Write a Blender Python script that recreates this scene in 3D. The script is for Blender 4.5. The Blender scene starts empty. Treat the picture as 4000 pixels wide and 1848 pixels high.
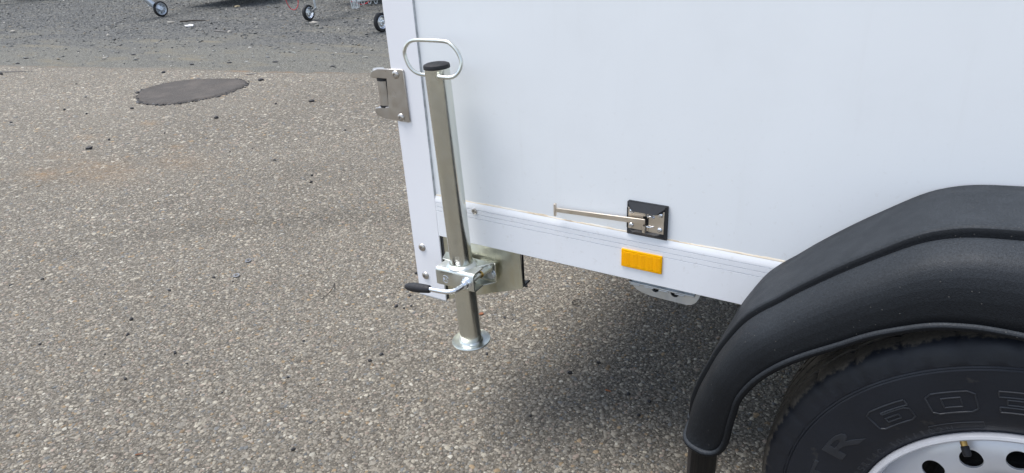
import bpy, bmesh, math, random
import numpy as np
from mathutils import Vector, Matrix
from math import pi, sin, cos, radians

random.seed(7)
RNG = np.random.default_rng(11)
S = bpy.context.scene
COL = S.collection

# ------------------------------------------------------------------ camera
cam_d = bpy.data.cameras.new('camera')
cam = bpy.data.objects.new('camera', cam_d)
COL.objects.link(cam)
cam_d.sensor_width = 36.0
cam_d.lens = 2647.72 / 4000 * 36.0
cam_d.clip_start = 0.02
cam_d.clip_end = 1000
_r = Vector((0.85012741, 0.52368521, -0.05511068))
_u = Vector((-0.18255738, 0.39127702, 0.90198398))
_f = Vector((-0.49391921, 0.75674044, -0.42823792))
_m = Matrix((_r, _u, -_f)).transposed().to_4x4()
_m.translation = Vector((0.45220, -1.07412, 1.14085))
cam.matrix_world = _m
S.camera = cam

# ------------------------------------------------------------------ light
SUN_EL, SUN_AZ = radians(70), radians(246)        # azimuth: clockwise from +y, where the sun stands
W = bpy.data.worlds.new('World')
S.world = W
W.use_nodes = True
wt = W.node_tree
for n in list(wt.nodes):
    wt.nodes.remove(n)
sky = wt.nodes.new('ShaderNodeTexSky')
sky.sky_type = 'NISHITA'
sky.sun_disc = False
sky.sun_elevation = SUN_EL
sky.sun_rotation = SUN_AZ
sky.air_density = 1.0
sky.dust_density = 1.0
sky.ozone_density = 1.0
hs = wt.nodes.new('ShaderNodeHueSaturation')
hs.inputs['Saturation'].default_value = 0.62
bg = wt.nodes.new('ShaderNodeBackground')
bg.inputs['Strength'].default_value = 0.10
wo = wt.nodes.new('ShaderNodeOutputWorld')
wt.links.new(sky.outputs[0], hs.inputs['Color'])
wt.links.new(hs.outputs[0], bg.inputs['Color'])
wt.links.new(bg.outputs[0], wo.inputs['Surface'])
sun_d = bpy.data.lights.new('sun', 'SUN')
sun_d.energy = 1.6
sun_d.angle = radians(35)
sun_d.color = (1.0, 0.97, 0.93)
sun = bpy.data.objects.new('sun', sun_d)
COL.objects.link(sun)
_sd = Vector((sin(SUN_AZ) * cos(SUN_EL), cos(SUN_AZ) * cos(SUN_EL), sin(SUN_EL)))
sun.rotation_euler = _sd.to_track_quat('Z', 'Y').to_euler()
sun.location = (-3, -3, 6)
S.view_settings.view_transform = 'Standard'
S.view_settings.look = 'None'
S.view_settings.exposure = 1.40
S.view_settings.gamma = 1.0
S.view_settings.use_curve_mapping = False


# ------------------------------------------------------------------ node helpers
class NT:
    def __init__(self, name):
        self.m = bpy.data.materials.new(name)
        self.m.use_nodes = True
        self.t = self.m.node_tree
        self.b = self.t.nodes['Principled BSDF']

    def n(self, typ, **kw):
        x = self.t.nodes.new(typ)
        for k, v in kw.items():
            setattr(x, k, v)
        return x

    def link(self, a, b):
        self.t.links.new(a, b)

    def inp(self, name, v):
        if hasattr(v, 'is_linked') or isinstance(v, bpy.types.NodeSocket):
            self.link(v, self.b.inputs[name])
        else:
            if isinstance(v, tuple) and len(v) == 3 and name in ('Base Color',):
                v = (*v, 1)
            self.b.inputs[name].default_value = v
        return self

    def coord(self, kind='Object'):
        return self.n('ShaderNodeTexCoord').outputs[kind]

    def noise(self, vec, scale, detail=3, rough=.55, dist=0.0):
        x = self.n('ShaderNodeTexNoise')
        x.inputs['Scale'].default_value = scale
        x.inputs['Detail'].default_value = detail
        x.inputs['Roughness'].default_value = rough
        x.inputs['Distortion'].default_value = dist
        self.link(vec, x.inputs['Vector'])
        return x.outputs['Fac']

    def vor(self, vec, scale, feature='F1', out='Distance', rand=1.0):
        x = self.n('ShaderNodeTexVoronoi', feature=feature)
        x.inputs['Scale'].default_value = scale
        x.inputs['Randomness'].default_value = rand
        self.link(vec, x.inputs['Vector'])
        return x.outputs[out]

    def mapping(self, vec, scale=(1, 1, 1), rot=(0, 0, 0), loc=(0, 0, 0)):
        x = self.n('ShaderNodeMapping')
        x.inputs['Scale'].default_value = scale
        x.inputs['Rotation'].default_value = rot
        x.inputs['Location'].default_value = loc
        self.link(vec, x.inputs['Vector'])
        return x.outputs[0]

    def ramp(self, fac, stops, interp='LINEAR'):
        x = self.n('ShaderNodeValToRGB')
        x.color_ramp.interpolation = interp
        e = x.color_ramp.elements
        while len(e) < len(stops):
            e.new(0.5)
        for q, (p, c) in zip(e, stops):
            q.position = p
            q.color = (c, c, c, 1) if isinstance(c, (int, float)) else (*c, 1)
        self.link(fac, x.inputs['Fac'])
        return x.outputs['Color']

    def mix(self, fac, a, b, mode='MIX'):
        x = self.n('ShaderNodeMix', data_type='RGBA', blend_type=mode)
        for s, v in ((x.inputs[0], fac), (x.inputs[6], a), (x.inputs[7], b)):
            if isinstance(v, bpy.types.NodeSocket):
                self.link(v, s)
            elif isinstance(v, tuple):
                s.default_value = (*v, 1)
            else:
                s.default_value = v
        return x.outputs[2]

    def math(self, op, a, b=0.0, c=None, clamp=False):
        x = self.n('ShaderNodeMath', operation=op)
        x.use_clamp = clamp
        for i, v in enumerate((a, b) if c is None else (a, b, c)):
            if isinstance(v, bpy.types.NodeSocket):
                self.link(v, x.inputs[i])
            else:
                x.inputs[i].default_value = v
        return x.outputs[0]

    def bump(self, h, strength=.3, dist=.001, normal=None):
        x = self.n('ShaderNodeBump')
        x.inputs['Strength'].default_value = strength
        x.inputs['Distance'].default_value = dist
        self.link(h, x.inputs['Height'])
        if normal:
            self.link(normal, x.inputs['Normal'])
        self.link(x.outputs[0], self.b.inputs['Normal'])
        return x.outputs[0]

    def sep(self, vec):
        x = self.n('ShaderNodeSeparateXYZ')
        self.link(vec, x.inputs[0])
        return x.outputs


def pos(t):
    return t.n('ShaderNodeNewGeometry').outputs['Position']


MAT = {}


def simple(name, col, rough=.5, metal=0.0, nscale=40, var=.25, bump=.0, bscale=400, spec=.5, stretch=(1, 1, 1)):
    t = NT(name)
    p = t.mapping(pos(t), stretch)
    f = t.noise(p, nscale, 4)
    lo = tuple(c * (1 - var) for c in col)
    hi = tuple(min(1, c * (1 + var)) for c in col)
    t.inp('Base Color', t.ramp(f, [(.3, lo), (.7, hi)]))
    r = t.ramp(t.noise(p, nscale * 2.3, 3), [(.3, max(.02, rough * .8)), (.7, min(1, rough * 1.2))])
    t.inp('Roughness', r)
    t.inp('Metallic', metal)
    t.inp('Specular IOR Level', spec)
    if bump:
        t.bump(t.noise(p, bscale, 2), bump, .001)
    MAT[name] = t.m
    return t.m


# white coated panel
def white_mat(name, col, specks=True):
    t = NT(name)
    p = pos(t)
    big = t.noise(p, 2.2, 3)
    c = t.ramp(big, [(.35, tuple(x * .97 for x in col)), (.65, col)])
    if specks:
        # fine grime specks and short runs
        d = t.vor(p, 22, out='Distance')
        rnd = t.vor(p, 22, out='Color')
        rs = t.sep(rnd)
        keep = t.math('GREATER_THAN', rs[0], .72)
        spot = t.math('LESS_THAN', d, t.math('MULTIPLY', rs[1], .032))
        m = t.math('MULTIPLY', keep, spot)
        c = t.mix(t.math('MULTIPLY', m, .55), c, (.25, .24, .23))
        st = t.noise(t.mapping(p, (40, 40, 2.5)), 1, 4)
        c = t.mix(t.ramp(st, [(.6, 0.0), (.85, .10)]), c, (.55, .52, .48))
        low = t.ramp(t.math('SUBTRACT', .95, t.sep(p)[2]), [(0, 0.0), (.38, 1.0)])
        spl = t.ramp(t.noise(t.mapping(p, (1, 1, 1)), 85, 4, .7), [(.60, 0.0), (.70, .20)])
        c = t.mix(t.math('MULTIPLY', low, spl), c, (.50, .46, .40))
        c = t.mix(t.ramp(t.noise(p, 6, 5, .62), [(.5, 0.0), (.75, .10)]), c, (.60, .60, .60))
    t.inp('Base Color', c)
    t.inp('Roughness', t.ramp(t.noise(p, 9, 3), [(.3, .3), (.7, .42)]))
    t.bump(t.noise(p, 520, 2), .12, .0004)
    MAT[name] = t.m


white_mat('white_panel', (.83, .85, .865))
white_mat('white_rail', (.84, .85, .875))
white_mat('white_post', (.84, .84, .87), False)

# zinc plated steel, yellowish chromate bloom
def zinc(name, col, rough, var, tint):
    t = NT(name)
    p = pos(t)
    f = t.noise(t.mapping(p, (1, 1, .35)), 26, 5, .6, .4)
    c = t.ramp(f, [(.28, tuple(x * (1 - var) for x in col)), (.5, col), (.72, tint)])
    g = t.noise(p, 240, 3)
    c = t.mix(t.ramp(g, [(.66, 0.0), (.80, .2)]), c, (.66, .68, .66))
    t.inp('Base Color', c)
    t.inp('Metallic', 1.0)
    t.inp('Roughness', t.ramp(t.noise(p, 60, 4), [(.3, rough * .8), (.7, rough * 1.3)]))
    t.bump(t.noise(p, 160, 2), .025, .0005)
    MAT[name] = t.m


zinc('zinc_tube', (.72, .735, .68), .21, .07, (.74, .735, .64))
zinc('zinc_clamp', (.70, .72, .68), .33, .06, (.70, .70, .62))
zinc('zinc_plate', (.67, .67, .57), .36, .18, (.60, .56, .40))
zinc('galvanised', (.62, .66, .70), .45, .16, (.70, .73, .76))
zinc('bright_zinc', (.80, .83, .88), .2, .06, (.84, .86, .9))
zinc('stainless', (.52, .49, .46), .34, .05, (.55, .52, .48))
zinc('plate_steel', (.74, .67, .58), .40, .04, (.76, .69, .60))
zinc('brass', (.55, .36, .12), .35, .1, (.6, .4, .15))

simple('black_plastic', (.014, .015, .018), .5, bump=.25, bscale=900)
simple('black_rubber', (.012, .012, .014), .6, bump=.3, bscale=600)
simple('letter_rubber', (.020, .0228, .0290), .45, spec=.4)
simple('grip_rubber', (.009, .009, .012), .62, bump=.2, bscale=800)
simple('dark_metal', (.10, .10, .105), .55, .6)
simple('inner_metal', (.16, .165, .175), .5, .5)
simple('brake_black', (.012, .012, .012), .8)
simple('seam_grey', (.46, .48, .49), .6, var=.3, nscale=60)
simple('rim_silver', (.62, .63, .67), .36, .35, nscale=20, var=.05)
simple('red_cable', (.50, .04, .05), .45)
simple('flap_rubber', (.030, .024, .020), .8, nscale=30, var=.5, stretch=(1, 1, .15))
simple('stone_black', (.016, .016, .019), .6, bump=.8, bscale=250)
simple('stone_pale', (.34, .315, .275), .8, bump=.5, bscale=250)
simple('paper_white', (.6, .59, .59), .7)
simple('straw', (.55, .44, .27), .7)
simple('wood_dark', (.035, .028, .022), .8)
simple('leaf_orange', (.22, .08, .03), .7)
simple('slate', (.16, .15, .14), .8, bump=.4)
simple('parked_white', (.62, .64, .66), .4)
simple('parked_floor', (.045, .04, .036), .8)

# sealant: cream bead stained brown in places
t = NT('sealant')
p = pos(t)
f = t.noise(t.mapping(p, (9, 9, 60)), 1.6, 6, .65)
t.inp('Base Color', t.ramp(f, [(.36, (.74, .70, .62)), (.55, (.66, .56, .42)), (.68, (.26, .18, .10))]))
t.inp('Roughness', .7)
MAT['sealant'] = t.m

# fender: grained black plastic, scuffed; dusty film plus sky reflection painted into upward faces
t = NT('fender_plastic')
p = pos(t)
n1 = t.noise(p, 7, 5, .6)
dust_sheen = t.math('MULTIPLY', t.math('MAXIMUM', t.sep(t.n('ShaderNodeNewGeometry').outputs['True Normal'])[2], 0.0), .85)
c = t.mix(t.math('MULTIPLY', dust_sheen, t.ramp(n1, [(.3, .7), (.75, 1.0)])), (.0042, .0050, .0066), (.0390, .0450, .0530))
sc = t.noise(t.mapping(p, (30, 140, 60), (0, .5, .3)), 2, 3)
c = t.mix(t.ramp(sc, [(.72, 0.0), (.8, .4)]), c, (.10, .10, .10))
gn = t.noise(p, 380, 3, .7)
c = t.mix(1.0, c, t.ramp(gn, [(.3, .70), (.7, 1.35)]), 'MULTIPLY')
dt = t.vor(p, 95)
c = t.mix(t.math('MULTIPLY', t.math('LESS_THAN', dt, .07), .55), c, (.11, .105, .095))
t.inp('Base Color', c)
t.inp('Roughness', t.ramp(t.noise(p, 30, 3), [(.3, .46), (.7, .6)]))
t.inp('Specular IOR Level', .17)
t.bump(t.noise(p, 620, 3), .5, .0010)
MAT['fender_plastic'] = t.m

# tyre: rubber, dirty towards the shoulder and tread
t = NT('tyre_rubber')
o = t.coord('Object')
sx = t.sep(o)
rad = t.math('SQRT', t.math('ADD', t.math('MULTIPLY', sx[0], sx[0]), t.math('MULTIPLY', sx[2], sx[2])))
nz = t.noise(o, 55, 5, .65)
nf = t.noise(o, 220, 3)
edge = t.math('ADD', rad, t.math('MULTIPLY', t.math('SUBTRACT', nz, .5), .020))
m1 = t.ramp(t.math('MULTIPLY', t.math('SUBTRACT', edge, .300), 10), [(.245, 0.0), (.275, 1.0)])
grey = t.ramp(t.noise(o, 9, 4), [(.3, (.0056, .0072, .0115)), (.7, (.0096, .0122, .0190))])
c = t.mix(t.math('MULTIPLY', m1, t.ramp(nf, [(.3, .55), (.6, .95)])), grey, (.095, .084, .069))
sm = t.noise(o, 30, 5)
c = t.mix(t.ramp(sm, [(.66, 0.0), (.78, .55)]), c, (.07, .063, .054))
t.inp('Base Color', c)
t.inp('Roughness', t.ramp(t.noise(o, 25, 3), [(.3, .42), (.7, .58)]))
t.inp('Specular IOR Level', .36)
t.bump(nf, .25, .0008)
MAT['tyre_rubber'] = t.m

# amber reflector
t = NT('amber_reflector')
o = pos(t)
ck = t.n('ShaderNodeTexVoronoi', feature='F1')
ck.inputs['Scale'].default_value = 300
ck.inputs['Randomness'].default_value = .12
t.link(t.mapping(o, (1, 1, 1), (0, .52, 0)), ck.inputs['Vector'])
t.inp('Base Color', t.ramp(ck.outputs['Distance'], [(.1, (1.0, .56, .001)), (.6, (.97, .44, .001))]))
t.inp('Roughness', .38)
t.inp('Specular IOR Level', .1)
t.bump(ck.outputs['Distance'], .4, .002)
MAT['amber_reflector'] = t.m

# rust / sand stains laid on the paving at real places
STAINS = [(-3.36, .70, .34, .16, .5), (-3.05, .98, .22, .11, .4), (-3.62, .52, .16, .08, .7), (-4.05, 1.42, .10, .05, .6), (-3.9, .75, .10, .06, .5),
          (-3.35, 1.15, .07, .04, .7), (-4.15, 1.05, .12, .05, .4)]


def stain_np(x, y):
    m = np.zeros_like(x)
    for sx_, sy_, a, b, k in STAINS:
        d = ((x - sx_) / a) ** 2 + ((y - sy_) / b) ** 2
        m = np.maximum(m, k * np.exp(-d * 1.1))
    return m


# faint curved tyre scuff across the paving
SCUFF = (-.794, -.971, 1.955, .085)


def grime_np(x, y):
    d = (np.hypot(x - SCUFF[0], y - SCUFF[1]) - SCUFF[2]) / SCUFF[3]
    an = np.arctan2(y - SCUFF[1], x - SCUFF[0])
    m = np.exp(-d * d) * np.clip((an - 1.2) * 2.2, 0, 1) * np.clip((2.75 - an) * 2.5, 0, 1)
    low = .5 + .25 * np.sin(x * 2.1 + 1.3 * np.sin(y * 1.7)) + .25 * np.sin(y * 3.3 - x * 1.1 + 2 * np.sin(x * .8))
    worn = np.clip((-2.2 - x) / 2.5, 0, 1)          # cleaner, paler paving away from the trailer
    return (1 - .15 * m) * (.90 + .17 * low) * (1 + .16 * worn)


def scuff_nodes(t, p):
    s = t.sep(p)
    dx = t.math('SUBTRACT', s[0], SCUFF[0])
    dy = t.math('SUBTRACT', s[1], SCUFF[1])
    d = t.math('DIVIDE', t.math('SUBTRACT', t.math('SQRT', t.math('ADD', t.math('MULTIPLY', dx, dx), t.math('MULTIPLY', dy, dy))), SCUFF[2]), SCUFF[3])
    g = t.math('POWER', 2.718, t.math('MULTIPLY', t.math('MULTIPLY', d, d), -1.0))
    an = t.math('ARCTAN2', dy, dx)
    g = t.math('MULTIPLY', g, t.math('MULTIPLY', t.math('SUBTRACT', an, 1.2), 2.2, clamp=True))
    return t.math('MULTIPLY', g, t.math('MULTIPLY', t.math('SUBTRACT', 2.75, an), 2.5, clamp=True))


def stain_nodes(t, p):
    s = t.sep(p)
    tot = None
    for sx_, sy_, a, b, k in STAINS:
        dx = t.math('DIVIDE', t.math('SUBTRACT', s[0], sx_), a)
        dy = t.math('DIVIDE', t.math('SUBTRACT', s[1], sy_), b)
        d = t.math('ADD', t.math('MULTIPLY', dx, dx), t.math('MULTIPLY', dy, dy))
        e = t.math('MULTIPLY', t.math('POWER', 2.718, t.math('MULTIPLY', d, -1.1)), k)
        tot = e if tot is None else t.math('MAXIMUM', tot, e)
    return tot


# paving: exposed aggregate, fine matrix (the larger pebbles are geometry)
t = NT('paving_aggregate')
p = pos(t)
v1 = t.n('ShaderNodeTexVoronoi', feature='F1')
v1.inputs['Scale'].default_value = 130
t.link(p, v1.inputs['Vector'])
v2 = t.n('ShaderNodeTexVoronoi', feature='F1')
v2.inputs['Scale'].default_value = 290
t.link(p, v2.inputs['Vector'])
col1 = t.ramp(t.sep(v1.outputs['Color'])[0], [(0, (.13, .12, .11)), (.3, (.21, .195, .175)), (.6, (.31, .285, .255)), (.86, (.46, .425, .38)), (1, (.15, .16, .18))])
gap = t.ramp(v1.outputs['Distance'], [(.38, 0.0), (.62, 1.0)])
col2 = t.ramp(t.sep(v2.outputs['Color'])[1], [(0, (.105, .097, .088)), (.5, (.20, .183, .163)), (1, (.33, .30, .265))])
c = t.mix(gap, col1, col2)
gr = t.noise(p, 650, 3, .7)
c = t.mix(1.0, c, t.ramp(gr, [(.32, .62), (.68, 1.35)]), 'MULTIPLY')
lg = t.noise(p, 1.1, 5, .6)
c = t.mix(.75, c, t.ramp(lg, [(.3, (.58, .56, .535)), (.7, (.74, .72, .69))]), 'OVERLAY')
dk = t.noise(p, 3.7, 4, .6)
c = t.mix(t.ramp(dk, [(.6, 0.0), (.8, .35)]), c, (.10, .092, .082))
wr = t.math('MULTIPLY', t.math('SUBTRACT', -2.2, t.sep(p)[0]), .4, clamp=True)
c = t.mix(wr, c, t.mix(1.0, c, (1.17, 1.17, 1.16), 'MULTIPLY'))
c = t.mix(t.math('MULTIPLY', scuff_nodes(t, p), .22), c, (.055, .052, .048))
st = t.math('MULTIPLY', stain_nodes(t, p), t.ramp(t.noise(p, 14, 5, .65), [(.38, .1), (.62, 1.0)]))
c = t.mix(1.0, c, (.485, .482, .457), 'MULTIPLY')
c = t.mix(t.math('MULTIPLY', st, .8), c, (.24, .15, .075))
t.inp('Base Color', c)
t.inp('Roughness', .85)
t.inp('Specular IOR Level', .2)
hh = t.math('ADD', t.math('MULTIPLY', t.math('SUBTRACT', 1.0, v1.outputs['Distance']), .7), t.math('MULTIPLY', t.noise(p, 420, 3), .6))
t.bump(hh, .95, .004)
MAT['paving_aggregate'] = t.m

# gravel yard
t = NT('gravel_ground')
p = pos(t)
v1 = t.n('ShaderNodeTexVoronoi', feature='F1')
v1.inputs['Scale'].default_value = 58
t.link(p, v1.inputs['Vector'])
stones = t.ramp(t.sep(v1.outputs['Color'])[0], [(0, (.10, .103, .11)), (.35, (.17, .173, .18)), (.7, (.25, .25, .247)), (.93, (.34, .335, .32)), (1, (.52, .50, .47))])
v3 = t.n('ShaderNodeTexVoronoi', feature='F1')
v3.inputs['Scale'].default_value = 150
t.link(p, v3.inputs['Vector'])
fine = t.ramp(t.sep(v3.outputs['Color'])[0], [(0, (.11, .108, .10)), (.5, (.28, .273, .25)), (1, (.50, .485, .44))])
mp = t.mapping(p, (.5, 1.6, 1), (0, 0, radians(12)))
sandn = t.noise(mp, 1.3, 6, .62, .3)
s3 = t.sep(p)
# nearness to the paving edge: sandier strip
ed = t.math('SUBTRACT', s3[1], t.math('ADD', t.math('MULTIPLY', s3[0], .2146), 3.92))
strip = t.ramp(t.math('MULTIPLY', ed, .33), [(.0, .30), (.35, .24), (.62, .04), (.95, -.0)])
sm = t.ramp(t.math('ADD', sandn, strip), [(.50, 0.0), (.74, 1.0)])
c = t.mix(sm, stones, fine)
sy = t.ramp(t.noise(mp, 2.6, 5, .6), [(.52, 0.0), (.70, .8)])
c = t.mix(t.math('MULTIPLY', sy, sm), c, (.38, .335, .255))
rs = t.math('MULTIPLY', t.ramp(ed, [(.0, .9), (.10, .0)]), t.ramp(t.noise(p, 5, 4), [(.42, 0.0), (.62, 1.0)]))
c = t.mix(1.0, c, (.52, .52, .50), 'MULTIPLY')
c = t.mix(t.math('MULTIPLY', rs, .8), c, (.30, .17, .08))
t.inp('Base Color', c)
t.inp('Roughness', .9)
t.inp('Specular IOR Level', .15)
t.bump(t.math('ADD', t.math('SUBTRACT', 1.0, v1.outputs['Distance']), t.noise(p, 190, 4)), .8, .01)
MAT['gravel_ground'] = t.m

# tarmac patch
t = NT('patch_tarmac')
p = pos(t)
c = t.ramp(t.noise(p, 130, 6, .75), [(.3, (.050, .046, .042)), (.7, (.132, .121, .112))])
c = t.mix(t.ramp(t.noise(p, 5, 4), [(.45, 0.0), (.7, .5)]), c, (.15, .13, .115))
t.inp('Base Color', c)
t.inp('Roughness', .9)
t.inp('Specular IOR Level', .1)
t.bump(t.noise(p, 300, 3), .6, .004)
MAT['patch_tarmac'] = t.m

# instanced pebbles: colour carried per pebble
t = NT('pebble_stone')
a = t.n('ShaderNodeAttribute', attribute_type='INSTANCER', attribute_name='pcol')
p = pos(t)
f = t.ramp(t.noise(p, 420, 5, .7), [(.3, .66), (.7, 1.2)])
t.inp('Base Color', t.mix(1.0, a.outputs['Color'], f, 'MULTIPLY'))
t.inp('Roughness', .78)
t.inp('Specular IOR Level', .25)
t.bump(t.noise(p, 600, 4), .6, .0012)
MAT['pebble_stone'] = t.m


# ------------------------------------------------------------------ mesh helpers
ORG = {}


def link(o, parent, centre):
    COL.objects.link(o)
    c = Vector(centre)
    if parent is not None:
        o.parent = parent
        o.location = c - ORG[parent.name]
    else:
        o.location = c
    ORG[o.name] = c
    return o


def empty(name, loc, label=None, cat=None, group=None):
    o = bpy.data.objects.new(name, None)
    o.empty_display_size = .1
    link(o, None, loc)
    if label:
        tag(o, label, cat, group)
    return o


def tag(o, label, cat, group=None):
    o['label'] = label
    o['category'] = cat
    if group:
        o['group'] = group
    return o


def obj(name, bm, mat, parent=None, smooth=35, bevel=0, seg=2, centre=None, recalc=True, solid=0):
    """bm in world coordinates -> one mesh object, its origin at the centre of its box"""
    if recalc:
        bmesh.ops.recalc_face_normals(bm, faces=bm.faces)
    co = np.array([v.co for v in bm.verts])
    c = Vector((co.min(0) + co.max(0)) / 2) if centre is None else Vector(centre)
    bmesh.ops.translate(bm, verts=bm.verts, vec=-c)
    me = bpy.data.meshes.new(name)
    bm.to_mesh(me)
    bm.free()
    if smooth:
        me.shade_smooth()
        me.set_sharp_from_angle(angle=radians(smooth))
    me.materials.append(MAT[mat] if isinstance(mat, str) else mat)
    o = bpy.data.objects.new(name, me)
    link(o, parent, c)
    if solid:
        s = o.modifiers.new('solid', 'SOLIDIFY')
        s.thickness = solid
        s.offset = 0
    if bevel:
        b = o.modifiers.new('bevel', 'BEVEL')
        b.width = bevel
        b.segments = seg
        b.limit_method = 'ANGLE'
        b.angle_limit = radians(35)
    return o


def box(bm, x0, x1, y0, y1, z0, z1):
    m = Matrix.Translation(((x0 + x1) / 2, (y0 + y1) / 2, (z0 + z1) / 2)) @ Matrix.Diagonal((x1 - x0, y1 - y0, z1 - z0, 1))
    bmesh.ops.create_cube(bm, size=1, matrix=m)
    return bm


def B(*a):
    return box(bmesh.new(), *a)


def frame(d):
    d = Vector(d).normalized()
    u = d.orthogonal().normalized()
    return u, d.cross(u), d


def rod(bm, a, b, r0, r1=None, n=24, caps=True):
    a, b = Vector(a), Vector(b)
    r1 = r0 if r1 is None else r1
    u, v, d = frame(b - a)
    ra = [bm.verts.new(a + (u * cos(2 * pi * i / n) + v * sin(2 * pi * i / n)) * r0) for i in range(n)]
    rb = [bm.verts.new(b + (u * cos(2 * pi * i / n) + v * sin(2 * pi * i / n)) * r1) for i in range(n)]
    for i in range(n):
        bm.faces.new((ra[i], ra[(i + 1) % n], rb[(i + 1) % n], rb[i]))
    if caps:
        bm.faces.new(ra[::-1])
        bm.faces.new(rb)
    return bm


def lathe(bm, prof, origin, axis, n=48, closed=False):
    """prof: list of (radius, along axis)"""
    u, v, d = frame(axis)
    o = Vector(origin)
    rings = []
    for r, h in prof:
        if r < 1e-6:
            rings.append([bm.verts.new(o + d * h)])
        else:
            rings.append([bm.verts.new(o + d * h + (u * cos(2 * pi * i / n) + v * sin(2 * pi * i / n)) * r) for i in range(n)])
    if closed:
        rings.append(rings[0])
    for A, Bq in zip(rings[:-1], rings[1:]):
        for i in range(n):
            j = (i + 1) % n
            if len(A) == 1 and len(Bq) == 1:
                continue
            if len(A) == 1:
                bm.faces.new((A[0], Bq[j], Bq[i]))
            elif len(Bq) == 1:
                bm.faces.new((A[i], A[j], Bq[0]))
            else:
                bm.faces.new((A[i], A[j], Bq[j], Bq[i]))
    return bm


def spline(pts, n=8):
    pts = [Vector(p) for p in pts]
    P = [pts[0] * 2 - pts[1]] + pts + [pts[-1] * 2 - pts[-2]]
    out = []
    for i in range(1, len(P) - 2):
        p0, p1, p2, p3 = P[i - 1:i + 3]
        for k in range(n):
            s = k / n
            out.append(.5 * ((2 * p1) + (p2 - p0) * s + (2 * p0 - 5 * p1 + 4 * p2 - p3) * s * s + (3 * p1 - p0 - 3 * p2 + p3) * s ** 3))
    out.append(pts[-1])
    return out


def tube(bm, path, r, n=12, caps=True):
    path = [Vector(p) for p in path]
    rs = r if isinstance(r, (list, tuple)) else [r] * len(path)
    prev = None
    rings = []
    for i, p in enumerate(path):
        a = path[max(0, i - 1)]
        b = path[min(len(path) - 1, i + 1)]
        d = (b - a).normalized()
        if prev is None:
            u = d.orthogonal().normalized()
        else:
            u = (prev - d * prev.dot(d)).normalized()
        prev = u
        v = d.cross(u)
        rings.append([bm.verts.new(p + (u * cos(2 * pi * k / n) + v * sin(2 * pi * k / n)) * rs[i]) for k in range(n)])
    for A, Bq in zip(rings[:-1], rings[1:]):
        for k in range(n):
            bm.faces.new((A[k], A[(k + 1) % n], Bq[(k + 1) % n], Bq[k]))
    if caps:
        bm.faces.new(rings[0][::-1])
        bm.faces.new(rings[-1])
    return bm


def prism(bm, pts, y0, y1):
    """outline in (x,z), extruded from y0 to y1"""
    a = [bm.verts.new((x, y0, z)) for x, z in pts]
    b = [bm.verts.new((x, y1, z)) for x, z in pts]
    n = len(pts)
    for i in range(n):
        bm.faces.new((a[i], a[(i + 1) % n], b[(i + 1) % n], b[i]))
    bm.faces.new(a[::-1])
    bm.faces.new(b)
    return bm


def prism_xy(bm, pts, z0, z1):
    a = [bm.verts.new((x, y, z0)) for x, y in pts]
    b = [bm.verts.new((x, y, z1)) for x, y in pts]
    n = len(pts)
    for i in range(n):
        bm.faces.new((a[i], a[(i + 1) % n], b[(i + 1) % n], b[i]))
    bm.faces.new(a[::-1])
    bm.faces.new(b)
    return bm


def dome(bm, x, y, z, r, h, n=20, socket=True):
    """button head on a wall facing -y, with a hex socket"""
    prof = [(r * .96, 0), (r, .12 * h), (r * .93, .5 * h), (r * .75, .82 * h), (r * .5, h)]
    if socket:
        prof += [(r * .36, h), (r * .34, h * .35), (0, h * .3)]
    else:
        prof += [(r * .25, h * 1.03), (0, h * 1.05)]
    return lathe(bm, prof, (x, y, z), (0, -1, 0), n)


# ================================================================== the ground
EDGE = [(-60, -9.0), (-30, -2.6), (-18, .05), (-12, 1.32), (-7.99, 2.208), (-6.611, 2.533), (-5.92, 2.699), (-5.368, 2.804), (-4.745, 2.867),
        (-3.615, 3.147), (-1.5, 3.62), (2, 4.35), (10, 6.0), (40, 12.5)]


def struct(o):
    o['kind'] = 'structure'
    return o


bm = bmesh.new()
L = 300
vs = [bm.verts.new((x, y, -.010)) for x, y in ((-L, -L), (L, -L), (L, L), (-L, L))]
bm.faces.new(vs)
struct(obj('gravel_yard', bm, 'gravel_ground', smooth=0, centre=(0, 0, -.010)))

bm = bmesh.new()
pts = []
for (xa, ya), (xb, yb) in zip(EDGE[:-1], EDGE[1:]):
    k = max(1, int(math.hypot(xb - xa, yb - ya) / .05)) if -12 < xa < 3 else 1
    for i in range(k):
        s = i / k
        j = .010 * random.uniform(-1, 1) + .018 * sin(xa * 3 + s * k * .21) if k > 1 else 0
        pts.append((xa + (xb - xa) * s, ya + (yb - ya) * s + j))
pts.append(EDGE[-1])
pts += [(40, -60), (-60, -60)]
top = [bm.verts.new((x, y, 0)) for x, y in pts]
bot = [bm.verts.new((x, y, -.05)) for x, y in pts]
bm.faces.new(top)
for i in range(len(pts)):
    j = (i + 1) % len(pts)
    bm.faces.new((top[i], bot[i], bot[j], top[j]))
struct(obj('paving', bm, 'paving_aggregate', smooth=0, recalc=False))

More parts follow.
